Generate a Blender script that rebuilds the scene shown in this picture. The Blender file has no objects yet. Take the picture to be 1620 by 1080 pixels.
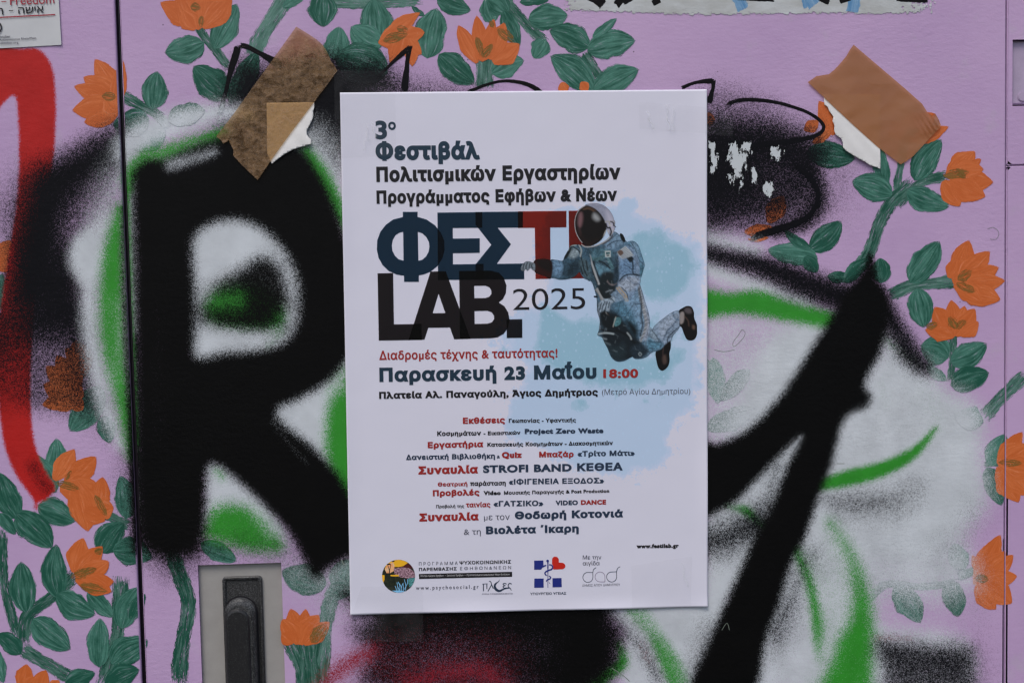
import bpy, math, random
import numpy as np
from mathutils import Matrix, Vector, geometry

scene = bpy.context.scene
COL = scene.collection
rng = random.Random(7)
nrng = np.random.default_rng(11)

# ------------------------------------------------------------------ camera
YAW, PITCH, ROLL, DIST, H0 = math.radians(-2.783), math.radians(-4.029), math.radians(1.193), 1.150, 1.20
def rotm(yaw, pitch, roll):
    cy, sy = math.cos(yaw), math.sin(yaw); cp, sp = math.cos(pitch), math.sin(pitch); cr, sr = math.cos(roll), math.sin(roll)
    return (np.array([[cy, -sy, 0], [sy, cy, 0], [0, 0, 1]]) @ np.array([[1, 0, 0], [0, cp, -sp], [0, sp, cp]])
            @ np.array([[cr, 0, sr], [0, 1, 0], [-sr, 0, cr]]))
RC = rotm(YAW, PITCH, ROLL)
cd = bpy.data.cameras.new("camera"); cam = bpy.data.objects.new("camera", cd); COL.objects.link(cam)
cd.lens = 50; cd.sensor_width = 36; cd.clip_start = 0.01; cd.clip_end = 100
M = Matrix(((RC[0][0], RC[0][2], -RC[0][1], 0), (RC[1][0], RC[1][2], -RC[1][1], -DIST),
            (RC[2][0], RC[2][2], -RC[2][1], H0), (0, 0, 0, 1)))
cam.matrix_world = M
scene.camera = cam
FPX = 50 / 36 * 1620

# ------------------------------------------------------------------ light: open shade under a bright hazy sky
SUN_EL, SUN_AZ = math.radians(58), math.radians(205)      # azimuth measured clockwise from +Y
world = bpy.data.worlds.new("World"); scene.world = world; world.use_nodes = True
wn = world.node_tree
sky = wn.nodes.new('ShaderNodeTexSky'); sky.sky_type = 'NISHITA'; sky.sun_disc = False
sky.sun_elevation = SUN_EL; sky.sun_rotation = SUN_AZ; sky.dust_density = 3.0; sky.air_density = 1.0
wn.links.new(sky.outputs[0], wn.nodes['Background'].inputs[0])
wn.nodes['Background'].inputs[1].default_value = 0.12
sd = bpy.data.lights.new("sun", 'SUN'); sd.energy = 1.1; sd.angle = math.radians(28); sd.color = (1.0, 0.95, 0.90)
so = bpy.data.objects.new("sun", sd); COL.objects.link(so)
dv = Vector((math.sin(SUN_AZ) * math.cos(SUN_EL), math.cos(SUN_AZ) * math.cos(SUN_EL), math.sin(SUN_EL)))
so.rotation_euler = dv.to_track_quat('Z', 'Y').to_euler()
scene.view_settings.view_transform = 'Standard'; scene.view_settings.look = 'None'
scene.view_settings.exposure = 0.29; scene.view_settings.gamma = 1
scene.render.engine = 'CYCLES'
scene.cycles.transparent_max_bounces = 24
scene.cycles.max_bounces = 6
scene.cycles.filter_width = 1.4

# ------------------------------------------------------------------ photo pixel <-> cabinet plane
def P(px, py):
    px = np.asarray(px, float); py = np.asarray(py, float)
    d = RC @ np.stack([px - 810, np.full_like(px, FPX), 540 - py]).reshape(3, -1)
    t = DIST / d[1]
    return (d[0] * t).reshape(px.shape), (d[2] * t + H0).reshape(px.shape)
def P1(px, py):
    x, z = P(np.array([px]), np.array([py])); return float(x[0]), float(z[0])
def to_px(x, z):
    x = np.asarray(x, float); z = np.asarray(z, float)
    v = RC.T @ np.stack([x, np.full_like(x, DIST), z - H0]).reshape(3, -1)
    return (810 + FPX * v[0] / v[1]).reshape(x.shape), (540 - FPX * v[2] / v[1]).reshape(x.shape)
MM = 0.001

# ------------------------------------------------------------------ small soft-shape painter (numpy)
def smooth(pts, n=8, closed=False):
    p = [np.array(q, float) for q in pts]
    if len(p) < 3: return np.array(p)
    out = []; N = len(p)
    rngi = range(N) if closed else range(N - 1)
    for i in rngi:
        if closed: a, b, c, d = p[i - 1], p[i], p[(i + 1) % N], p[(i + 2) % N]
        else: a, b, c, d = p[max(i - 1, 0)], p[i], p[i + 1], p[min(i + 2, N - 1)]
        for k in range(n):
            t = k / n
            out.append(0.5 * ((2 * b) + (-a + c) * t + (2 * a - 5 * b + 4 * c - d) * t * t + (-a + 3 * b - 3 * c + d) * t ** 3))
    if not closed: out.append(p[-1])
    return np.array(out)
class Raster:
    def __init__(s, x0, y0, x1, y1, step, nch):
        s.x0, s.y0, s.step = x0, y0, step
        s.w = int((x1 - x0) / step) + 1; s.h = int((y1 - y0) / step) + 1
        s.X, s.Y = np.meshgrid(x0 + np.arange(s.w) * step, y0 + np.arange(s.h) * step)
        s.d = np.zeros((s.h, s.w, nch), np.float32)
    def win(s, pts, m):
        a = pts[:, :2].min(0) - m; b = pts[:, :2].max(0) + m
        i0 = max(0, int((a[1] - s.y0) / s.step)); i1 = min(s.h, int((b[1] - s.y0) / s.step) + 2)
        j0 = max(0, int((a[0] - s.x0) / s.step)); j1 = min(s.w, int((b[0] - s.x0) / s.step) + 2)
        return slice(i0, max(i1, i0)), slice(j0, max(j1, j0))
    def line_sd(s, pts, W, sl):
        X, Y = s.X[sl], s.Y[sl]; best = np.full(X.shape, 1e9)
        for i in range(len(pts) - 1):
            ax, ay = pts[i][:2]; bx, by = pts[i + 1][:2]; dx, dy = bx - ax, by - ay
            L = dx * dx + dy * dy + 1e-9
            t = np.clip(((X - ax) * dx + (Y - ay) * dy) / L, 0, 1)
            dd = np.hypot(X - ax - t * dx, Y - ay - t * dy) - (W[i] + (W[i + 1] - W[i]) * t) / 2
            best = np.minimum(best, dd)
        return best
    def cov_stroke(s, pts, w, soft, curve=True, grow=0.):
        pts = [tuple(p) for p in pts]
        q = [(p[0], p[1], p[2] if len(p) > 2 else w) for p in pts]
        q = smooth(q, 6) if curve and len(q) > 2 else np.array(q, float)
        sl = s.win(q, q[:, 2].max() / 2 + soft * 1.6)
        if s.X[sl].size == 0: return sl, None
        sd = s.line_sd(q, q[:, 2], sl) - grow
        t = np.clip((soft - sd) / (2 * soft), 0, 1)
        return sl, t * t * (3 - 2 * t)
    def cov_poly(s, pts, soft, curve=True, grow=0.):
        q = smooth(pts, 5, True) if curve else np.array(pts, float)
        q = np.vstack([q, q[:1]])
        sl = s.win(q, soft * 1.6)
        if s.X[sl].size == 0: return sl, None
        sd = s.line_sd(q, np.zeros(len(q)), sl)
        X, Y = s.X[sl], s.Y[sl]; ins = np.zeros(X.shape, bool)
        for i in range(len(q) - 1):
            (ax, ay), (bx, by) = q[i][:2], q[i + 1][:2]
            c = (ay > Y) != (by > Y)
            with np.errstate(divide='ignore', invalid='ignore'):
                ins ^= c & (X < (bx - ax) * (Y - ay) / (by - ay + 1e-12) + ax)
        sd = np.where(ins, -sd, sd) - grow
        t = np.clip((soft - sd) / (2 * soft), 0, 1)
        return sl, t * t * (3 - 2 * t)
    def add(s, ch, r, amt=1.0):
        sl, c = r
        if c is None: return
        v = s.d[sl][..., ch]
        if amt >= 0: s.d[sl][..., ch] = np.maximum(v, c * amt) if amt > .999 else 1 - (1 - v) * (1 - c * amt)
        else: s.d[sl][..., ch] = v * (1 + c * amt)
    def rgb(s, r, col, amt=1.0, mask=None):
        sl, c = r
        if c is None: return
        a = (c * amt)[..., None]
        if mask is not None: a = a * mask[sl][..., None]
        s.d[sl][..., :3] = s.d[sl][..., :3] * (1 - a) + np.array(col) * a
    def sample(s, px, py):
        fx = np.clip((px - s.x0) / s.step, 0, s.w - 1.001); fy = np.clip((py - s.y0) / s.step, 0, s.h - 1.001)
        i = fy.astype(int); j = fx.astype(int); a = (fx - j)[:, None]; b = (fy - i)[:, None]
        return (s.d[i, j] * (1 - a) * (1 - b) + s.d[i, j + 1] * a * (1 - b) + s.d[i + 1, j] * (1 - a) * b + s.d[i + 1, j + 1] * a * b)

# ------------------------------------------------------------------ spray paint: where each can was held (density fields)
RED, HAZE, WHITE, GREEN, WHITE2, HAZE2, BLACK, CRIM = range(8)
SP = Raster(-220, -220, 1840, 1300, 2.5, 8)
SOFT = [1.2, 1.8, 1.8, 1.7, 1.8, 1.9, 2.2, 2.0]
def S(ch, pts, w, soft, amt=1.0): SP.add(ch, SP.cov_stroke(pts, w, soft * SOFT[ch]), amt)
def Q(ch, pts, soft, amt=1.0, curve=True): SP.add(ch, SP.cov_poly(pts, soft * SOFT[ch], curve, (4. if amt > 0 else -3.) if ch == BLACK else 0.), amt)

# red figure at the left
Q(RED, [(-60, 60), (20, 76), (60, 78), (82, 105), (88, 150), (88, 200), (84, 260), (72, 340), (60, 420), (54, 500), (50, 560), (49, 640), (55, 700), (72, 745), (88, 772), (62, 794), (42, 775), (22, 745), (6, 700), (-2, 640), (-8, 560), (2, 480), (14, 400), (26, 320), (30, 250), (28, 180), (22, 152), (2, 168), (-30, 220), (-60, 240)], 4)
S(RED, [(57, 780), (57, 803)], 7, 4, .8)
# black haze behind the letters
Q(HAZE, [(34, 320), (50, 275), (95, 245), (150, 222), (200, 208), (200, 260), (150, 285), (110, 340), (90, 420), (60, 470), (30, 470), (26, 400)], 20, .97)
S(HAZE, [(-30, 340), (10, 330), (50, 290)], 70, 36, .55)
S(HAZE, [(-20, 520), (30, 480), (60, 400)], 100, 30, .68)
Q(HAZE, [(20, 520), (48, 590), (40, 640), (-30, 640), (-40, 520)], 22, .55)
Q(HAZE, [(48, 420), (95, 400), (125, 420), (140, 470), (138, 520), (60, 530), (40, 500)], 24, .96)
Q(HAZE, [(40, 500), (150, 500), (158, 600), (140, 655), (50, 652), (36, 600)], 16, .62)
S(HAZE, [(120, 520), (140, 600), (160, 660)], 50, 24, .5)
S(HAZE, [(196, 180), (150, 225), (190, 215)], 30, 26, .35)
S(HAZE, [(196, 640), (205, 720), (205, 790)], 30, 26, .7)
S(HAZE, [(52, 738), (66, 760), (76, 772)], 26, 8, .5)
S(HAZE, [(209, 300), (214, 500), (218, 700), (224, 850)], 16, 6, .85)
# dark cloud under and around the left tape
Q(HAZE, [(372, 95), (430, 100), (520, 80), (560, 96), (600, 100), (622, 130), (600, 160), (545, 200), (530, 260), (500, 290), (420, 290), (350, 240), (356, 180)], 22, .93)
Q(HAZE, [(400, 130), (540, 110), (540, 230), (480, 240), (400, 220)], 20, .8)
S(HAZE, [(590, 128), (640, 142), (700, 152), (760, 160)], 44, 24, .72)
S(HAZE, [(352, 160), (340, 230), (380, 250)], 50, 26, .4)
S(HAZE, [(520, 150), (524, 210), (520, 262)], 46, 14, .85)
# dark cloud right of the poster
Q(HAZE, [(1090, 150), (1140, 130), (1200, 150), (1230, 168), (1150, 172), (1110, 170)], 26, .55)
Q(HAZE, [(1100, 190), (1180, 176), (1250, 190), (1290, 225), (1300, 300), (1280, 340), (1220, 362), (1160, 372), (1100, 370)], 24, .86)
Q(HAZE, [(1100, 215), (1200, 205), (1262, 240), (1262, 240), (1200, 262), (1200, 300), (1100, 330)], 20, .8)
S(HAZE, [(1240, 240), (1290, 246)], 30, 16, .6)
S(HAZE, [(1290, 220), (1335, 262), (1322, 320), (1290, 345)], 50, 34, .42)
S(HAZE, [(1276, 262), (1296, 310), (1275, 348), (1230, 366)], 22, 10, .95)
Q(HAZE, [(110, 250), (200, 205), (200, 300), (190, 420), (150, 480), (110, 420), (95, 330)], 24, .62)
Q(HAZE, [(214, 280), (250, 248), (300, 228), (372, 212), (360, 270), (280, 300)], 8, .98)
# white fills
Q(WHITE, [(300, 330), (440, 330), (520, 420), (575, 420), (575, 840), (520, 830), (450, 790), (340, 700), (300, 600)], 14, .96)
Q(WHITE, [(1210, 560), (1290, 510), (1400, 500), (1340, 700), (1240, 950), (1180, 1000), (1180, 720)], 14, .96)
S(WHITE, [(205, 232, 40), (238, 208, 44), (295, 190, 40), (345, 178, 26), (392, 180, 14)], 40, 14, .93)
S(WHITE, [(150, 420, 20), (165, 340, 40), (185, 285, 36), (196, 258, 24)], 36, 26, .55)
Q(WHITE, [(112, 400), (125, 374), (150, 366), (165, 400), (155, 436), (135, 446), (116, 425)], 11, .97)
S(WHITE, [(143, 440), (141, 510), (150, 570), (165, 640), (190, 700)], 20, 12, .82)
S(WHITE, [(166, 360), (164, 440), (165, 540), (190, 640)], 30, 20, .6)
S(WHITE, [(214, 262), (216, 400), (217, 520)], 9, 8, .7)
S(WHITE, [(205, 300), (208, 520), (214, 700), (222, 830)], 4, 3, .7)
S(WHITE, [(490, 232), (520, 275), (545, 330)], 60, 26, .75)
Q(WHITE, [(300, 350), (345, 335), (400, 345), (450, 375), (480, 430), (485, 490), (470, 530), (430, 560), (300, 572)], 8, 1)
Q(WHITE, [(440, 640), (500, 590), (560, 540), (562, 700), (520, 722), (480, 700)], 16, 1)
Q(WHITE, [(318, 722), (370, 735), (430, 790), (450, 850), (400, 862), (330, 830), (318, 790)], 16, .92)
S(WHITE, [(470, 905), (520, 905), (556, 895), (560, 940)], 50, 36, .5)
S(WHITE, [(520, 915), (520, 1000)], 26, 20, .3)
# right hand letter, light fills
S(WHITE, [(1110, 380), (1160, 388), (1195, 398)], 20, 16, .95)
S(WHITE, [(1110, 420), (1160, 440), (1215, 458), (1270, 478)], 30, 14, .92)
Q(WHITE, [(1100, 500), (1300, 505), (1330, 520), (1290, 580), (1240, 640), (1190, 690), (1090, 715)], 12, .52)
S(WHITE, [(1300, 520), (1260, 580), (1215, 640), (1170, 680)], 44, 22, .7)
Q(WHITE, [(1180, 590), (1250, 560), (1250, 610), (1200, 660), (1170, 640)], 26, .6)
Q(WHITE, [(1275, 690), (1130, 800), (1120, 960), (1150, 960), (1240, 800)], 12, .9)
S(WHITE, [(1100, 790), (1140, 815), (1150, 840), (1110, 835)], 40, 18, .8)
S(WHITE, [(1100, 930), (1130, 940), (1105, 990)], 40, 22, .6)
Q(WHITE, [(1400, 540), (1440, 560), (1480, 590), (1500, 615), (1530, 630), (1555, 660), (1555, 720), (1562, 790), (1540, 830), (1520, 860), (1495, 890), (1440, 905), (1380, 900), (1300, 930), (1240, 1000), (1180, 1090), (1180, 900), (1300, 700)], 22, .97)
Q(WHITE, [(1300, 880), (1420, 890), (1520, 870), (1540, 920), (1480, 940), (1400, 940), (1390, 1000), (1370, 1090), (1180, 1090), (1240, 960)], 20, .72)
Q(WHITE, [(1390, 900), (1500, 890), (1560, 930), (1500, 1000), (1400, 1000)], 40, .30)
Q(WHITE, [(1210, 1090), (1230, 1030), (1270, 980), (1330, 960), (1370, 980), (1370, 1090)], 20, .55)
S(WHITE, [(1383, 1000), (1384, 1100)], 16, 8, .85)
Q(WHITE, [(1380, 1000), (1530, 1010), (1530, 1100), (1380, 1100)], 12, .7)
Q(WHITE, [(965, 960), (985, 1000), (990, 1100), (1110, 1100), (1150, 960)], 12, .86)
# green
S(GREEN, [(203, 285, 20), (236, 252, 24), (290, 228, 20), (356, 208, 14)], 14, 11, .85)
S(GREEN, [(205, 300, 14), (212, 262, 16), (232, 244, 12)], 14, 10, .7)
S(GREEN, [(190, 330, 16), (180, 400, 36), (178, 480, 44), (182, 560, 40), (198, 650, 24), (206, 720, 12)], 40, 12, .95)
S(GREEN, [(202, 300, 6), (206, 400, 5), (213, 620, 6), (216, 700, 6)], 6, 5, .8)
S(GREEN, [(484, 240, 20), (505, 275, 30), (530, 322, 26), (548, 365, 14)], 26, 9, .98)
S(GREEN, [(556, 480), (545, 540)], 20, 8, .9)
S(GREEN, [(548, 600, 50), (540, 680, 56), (552, 760, 60), (580, 820, 40)], 56, 13, .97)
Q(GREEN, [(318, 835), (340, 800), (390, 798), (430, 830), (450, 868), (410, 876), (350, 862), (320, 850)], 15, .95)
S(GREEN, [(345, 745), (350, 752)], 16, 10, .7)
Q(GREEN, [(322, 482), (350, 452), (400, 445), (440, 470), (452, 505), (430, 520), (340, 512)], 12, .98)
S(GREEN, [(445, 528), (425, 548)], 8, 10, .5)
Q(GREEN, [(1090, 452), (1150, 462), (1200, 458), (1260, 478), (1320, 494), (1320, 520), (1260, 512), (1170, 498), (1090, 504)], 9, .98)
S(GREEN, [(1150, 798, 8), (1178, 806, 16), (1200, 824, 14), (1225, 846, 10)], 14, 6, .95)
S(GREEN, [(1300, 766, 20), (1350, 754, 27), (1400, 740, 24), (1445, 716, 18), (1480, 678, 5)], 22, 6, 1)
S(GREEN, [(1400, 536), (1450, 572)], 10, 9, .55)
S(GREEN, [(1310, 830, 14), (1340, 890, 26), (1358, 950, 34), (1358, 1020, 50), (1345, 1095, 76)], 30, 14, .9)
S(GREEN, [(1340, 1010, 20), (1330, 1060, 50), (1310, 1100, 60)], 40, 20, .75)
S(GREEN, [(1258, 868, 16), (1278, 915, 16), (1290, 965, 20), (1296, 1010, 22), (1296, 1040, 10)], 10, 8, .85)
S(GREEN, [(1005, 960, 30), (1036, 1002, 26), (1062, 1050, 36), (1085, 1100, 36)], 30, 8, .9)
S(GREEN, [(978, 1018, 10), (984, 1046, 20), (960, 1066, 24), (930, 1090, 30)], 20, 9, .97)
S(GREEN, [(1260, 640), (1290, 660)], 8, 10, .1)
S(GREEN, [(1290, 880), (1318, 940), (1322, 1000)], 34, 14, .30)
S(GREEN, [(1316, 836, 20), (1346, 910, 44), (1352, 1000, 60)], 50, 18, .5)
# white dusted over green
S(WHITE2, [(1040, 950), (1062, 990), (1090, 1050), (1096, 1080)], 40, 20, .62)
S(WHITE2, [(1000, 955), (1030, 990)], 34, 16, .45)
Q(WHITE2, [(1292, 800), (1330, 850), (1350, 910), (1345, 980), (1310, 1030), (1286, 1080), (1270, 1080), (1306, 990), (1302, 920), (1270, 850)], 12, .70)
S(WHITE2, [(1160, 790), (1200, 780), (1210, 812)], 24, 12, .8)
S(WHITE2, [(345, 765), (400, 790), (430, 835)], 20, 18, .55)
Q(WHITE2, [(470, 660), (520, 610), (560, 560), (560, 580), (520, 640), (505, 690)], 12, .5)
S(WHITE2, [(186, 480), (188, 540), (180, 600)], 20, 14, .3)
S(WHITE2, [(545, 560), (530, 600)], 24, 20, .5)
# darker dust over the light fills
S(HAZE2, [(1430, 590), (1470, 640), (1478, 700)], 60, 40, .12); S(HAZE2, [(1330, 700), (1380, 690), (1420, 670)], 50, 30, .14); S(GREEN, [(1466, 620), (1482, 665)], 30, 26, .16)
S(HAZE2, [(1420, 860), (1480, 850), (1530, 800)], 40, 30, .12); S(HAZE2, [(1330, 900), (1440, 930)], 60, 40, .2); S(HAZE2, [(1310, 580), (1330, 560)], 30, 20, .1); S(GREEN, [(1395, 605), (1400, 640)], 12, 14, .18)
Q(HAZE2, [(1305, 782), (1380, 768), (1440, 752), (1458, 772), (1446, 800), (1400, 820), (1350, 828), (1308, 808)], 20, .46)
S(HAZE2, [(1420, 822), (1452, 800), (1460, 765)], 12, 14, .18)
Q(HAZE2, [(1290, 775), (1400, 786), (1420, 800), (1330, 806)], 14, .3)
Q(WHITE2, [(1410, 775), (1430, 780), (1428, 800), (1408, 800)], 12, .5)
Q(HAZE2, [(1110, 390), (1160, 400), (1230, 410), (1300, 433), (1350, 446), (1388, 456), (1400, 520), (1310, 492), (1250, 470), (1200, 442), (1110, 408)], 14, .9)
S(HAZE2, [(1110, 398), (1180, 412), (1260, 438), (1330, 470)], 22, 12, .85)
Q(HAZE2, [(1400, 470), (1440, 545), (1470, 590), (1420, 560)], 16, .92)
S(HAZE2, [(1406, 500), (1436, 545), (1458, 575)], 26, 12, .85)
S(HAZE2, [(1105, 860), (1150, 850), (1190, 830)], 60, 24, .85)
S(HAZE2, [(1230, 740), (1215, 800), (1200, 840)], 20, 16, .7)
S(HAZE2, [(1275, 880), (1255, 940), (1225, 1000)], 30, 24, .7)
S(HAZE2, [(1125, 1000), (1110, 1050), (1100, 1100)], 50, 18, .5)
Q(HAZE2, [(1385, 1012), (1440, 1015), (1535, 1020), (1540, 1060), (1545, 1120), (1390, 1120), (1394, 1060)], 14, .74)
S(HAZE2, [(1400, 1030), (1530, 1060)], 40, 20, .4)
S(HAZE2, [(1545, 815), (1520, 865), (1500, 870)], 20, 30, .35)
S(HAZE2, [(1545, 960), (1560, 1060)], 40, 40, .25)
S(HAZE2, [(970, 990), (1010, 1020), (1040, 1070)], 16, 12, .5)
S(HAZE2, [(1240, 970), (1220, 1050)], 30, 30, .3)
Q(HAZE2, [(985, 965), (1000, 965), (1040, 1010), (1060, 1080), (1030, 1080)], 10, .3)
S(HAZE2, [(220, 860), (300, 880), (380, 862), (460, 880), (520, 900)], 50, 30, .5)
S(HAZE2, [(540, 960), (570, 1000), (560, 1060)], 30, 26, .3)
# the big black strokes
Q(BLACK, [(211, 290), (216, 268), (240, 254), (268, 268), (300, 285), (350, 240), (400, 240), (470, 236), (505, 278), (528, 325), (548, 380), (580, 430), (570, 500), (552, 560), (520, 600), (475, 628), (440, 645), (444, 668), (490, 705), (540, 760), (580, 840), (566, 872), (520, 896), (498, 912), (480, 880), (458, 842), (420, 800), (380, 762), (345, 735), (327, 742), (324, 800), (316, 850), (300, 872), (252, 872), (228, 850), (219, 780), (217, 640), (214, 400)], 8)
Q(BLACK, [(262, 268), (300, 242), (340, 225), (372, 226), (360, 260), (290, 290), (240, 280)], 10, .95)
S(BLACK, [(236, 846), (262, 862), (300, 862)], 40, 26, .9)
S(BLACK, [(262, 880), (272, 905)], 36, 24, .5)
S(BLACK, [(193, 330, 4), (194, 420, 8), (200, 560, 10), (207, 700, 12), (212, 820, 12), (214, 870, 8)], 8, 5, .9)
Q(BLACK, [(306, 380), (340, 352), (390, 350), (440, 385), (470, 440), (472, 500), (455, 535), (420, 552), (360, 558), (311, 564), (309, 520), (308, 450)], 9, -1)
Q(BLACK, [(318, 478), (340, 450), (390, 420), (415, 407), (440, 420), (452, 448), (458, 490), (450, 520), (428, 524), (370, 520), (322, 508)], 11, .93)
S(BLACK, [(337, 476), (372, 474)], 20, 13, -.66)
S(BLACK, [(450, 500), (440, 520)], 10, 12, -.55)
Q(BLACK, [(262, 268), (300, 252), (345, 236), (340, 250), (300, 268), (275, 276)], 12, -.93)
S(WHITE2, [(268, 262), (300, 252), (336, 240)], 12, 9, .9)
Q(BLACK, [(1371, 418), (1377, 412), (1386, 440), (1404, 468), (1403, 510), (1392, 556), (1366, 606), (1370, 630), (1345, 652), (1330, 672), (1312, 740), (1292, 790), (1272, 850), (1250, 890), (1232, 950), (1210, 1010), (1186, 1100), (1095, 1100), (1125, 1010), (1160, 930), (1196, 850), (1222, 800), (1246, 740), (1268, 690), (1230, 722), (1190, 764), (1150, 800), (1090, 812), (1090, 706), (1140, 702), (1190, 676), (1240, 622), (1280, 560), (1318, 500), (1348, 452)], 7)
S(BLACK, [(1350, 628), (1362, 632)], 30, 8, .9)
S(BLACK, [(1376, 404), (1380, 430)], 8, 4, .95)
Q(BLACK, [(560, 930), (955, 930), (968, 962), (964, 1000), (972, 1040), (960, 1060), (900, 1090), (820, 1060), (740, 1020), (640, 1010), (600, 1000), (590, 975)], 13, .98)
Q(BLACK, [(590, 980), (960, 980), (965, 1050), (920, 1100), (600, 1100), (575, 1030)], 16, .86)
S(BLACK, [(430, 668), (456, 700), (486, 732)], 4, 4, -.16); S(BLACK, [(250, 500), (252, 700)], 20, 14, -.03)
S(BLACK, [(700, 1010), (850, 1030)], 50, 24, -.1)
# dark red dust at the bottom
S(CRIM, [(500, 1100, 30), (545, 1052, 28), (585, 1030, 16)], 30, 11, .7)
S(CRIM, [(645, 1082), (700, 1066), (760, 1062), (790, 1080)], 22, 14, .5)
Q(CRIM, [(560, 1010), (790, 1010), (810, 1100), (560, 1100)], 30, .22)
S(CRIM, [(1385, 1008), (1440, 1008)], 8, 6, .35)
S(CRIM, [(1016, 1018), (1026, 1046)], 8, 7, .3)
SPW = SP
def fields(x, z):
    px, py = to_px(x, z); return SP.sample(px, py)

# ------------------------------------------------------------------ mesh helpers
def mesh_np(name, V, F, mats=(), attrs=None, smooth_sh=False, midx=None):
    V = np.asarray(V, np.float32); me = bpy.data.meshes.new(name)
    if isinstance(F, np.ndarray) and F.ndim == 2:
        n, k = F.shape
        me.vertices.add(len(V)); me.vertices.foreach_set('co', V.ravel())
        me.loops.add(n * k); me.polygons.add(n)
        me.loops.foreach_set('vertex_index', F.astype(np.int32).ravel())
        me.polygons.foreach_set('loop_start', np.arange(0, n * k, k, dtype=np.int32))
        me.update(calc_edges=True)
    else:
        me.from_pydata([tuple(v) for v in V], [], [tuple(f) for f in F])
    for a, val in (attrs or {}).items():
        val = np.asarray(val, np.float32)
        if val.ndim == 1:
            at = me.attributes.new(a, 'FLOAT', 'POINT'); at.data.foreach_set('value', val)
        elif val.shape[1] == 3:
            at = me.attributes.new(a, 'FLOAT_VECTOR', 'POINT'); at.data.foreach_set('vector', val.ravel())
        else:
            at = me.attributes.new(a, 'FLOAT_COLOR', 'POINT'); at.data.foreach_set('color', val.ravel())
    for m in mats: me.materials.append(m)
    if midx is not None: me.polygons.foreach_set('material_index', np.asarray(midx, np.int32))
    if smooth_sh: me.polygons.foreach_set('use_smooth', np.ones(len(me.polygons), bool))
    me.validate(); me.update()
    return me
def obj(name, me, parent=None):
    o = bpy.data.objects.new(name, me); COL.objects.link(o)
    if parent is not None: o.parent = parent
    return o
def tag(o, label, cat, group=None):
    o['label'] = label; o['category'] = cat
    if group: o['group'] = group
    return o
def empty(name, loc):
    o = bpy.data.objects.new(name, None); COL.objects.link(o); o.location = loc; o.empty_display_size = .05
    return o
def adopt(o, parent):            # parts are modelled in world coordinates; keep them there
    o.parent = parent
    o.matrix_parent_inverse = Matrix.Translation(-parent.location)
    return o

# ------------------------------------------------------------------ materials
def mat(name):
    m = bpy.data.materials.new(name); m.use_nodes = True
    nt = m.node_tree; b = nt.nodes['Principled BSDF']; return m, nt, b
def N(nt, t, **kw):
    n = nt.nodes.new(t)
    for k, v in kw.items(): setattr(n, k, v)
    return n
def mathn(nt, op, a, b=None, c=None, clamp=False):
    n = nt.nodes.new('ShaderNodeMath'); n.operation = op; n.use_clamp = clamp
    for i, v in enumerate((a, b, c)):
        if v is None: continue
        if isinstance(v, (int, float)): n.inputs[i].default_value = v
        else: nt.links.new(v, n.inputs[i])
    return n.outputs[0]
def mixc(nt, f, a, b, blend='MIX'):
    n = nt.nodes.new('ShaderNodeMix'); n.data_type = 'RGBA'; n.blend_type = blend
    for s, v in ((n.inputs[0], f), (n.inputs[6], a), (n.inputs[7], b)):
        if isinstance(v, (int, float)): s.default_value = v
        elif isinstance(v, tuple): s.default_value = (*v[:3], 1)
        else: nt.links.new(v, s)
    return n.outputs[2]
def noise(nt, vec, scale, detail=2, rough=.5, dims='3D'):
    n = nt.nodes.new('ShaderNodeTexNoise'); n.noise_dimensions = dims
    n.inputs['Scale'].default_value = scale; n.inputs['Detail'].default_value = detail; n.inputs['Roughness'].default_value = rough
    if vec is not None: nt.links.new(vec, n.inputs['Vector'])
    return n.outputs['Fac']
def vmul(nt, vec, k):
    n = nt.nodes.new('ShaderNodeVectorMath'); n.operation = 'MULTIPLY'; nt.links.new(vec, n.inputs[0]); n.inputs[1].default_value = k
    return n.outputs[0]
def vadd(nt, vec, k):
    n = nt.nodes.new('ShaderNodeVectorMath'); n.operation = 'ADD'; nt.links.new(vec, n.inputs[0]); n.inputs[1].default_value = k
    return n.outputs[0]
def pos(nt): return nt.nodes.new('ShaderNodeNewGeometry').outputs['Position']
def flatpos(nt): return vmul(nt, pos(nt), (1, 0, 1))
def maprange(nt, v, a, b, c=0., d=1.):
    n = nt.nodes.new('ShaderNodeMapRange'); nt.links.new(v, n.inputs[0])
    for i, x in enumerate((a, b, c, d)): n.inputs[i + 1].default_value = x
    return n.outputs[0]

C_RED = (.48, .010, .008); C_HAZE = (.005, .005, .007); C_WHITE = (.62, .66, .69); C_GREEN = (.030, .29, .022)
C_BLACK = (.003, .003, .003); C_CRIM = (.30, .014, .028)

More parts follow.
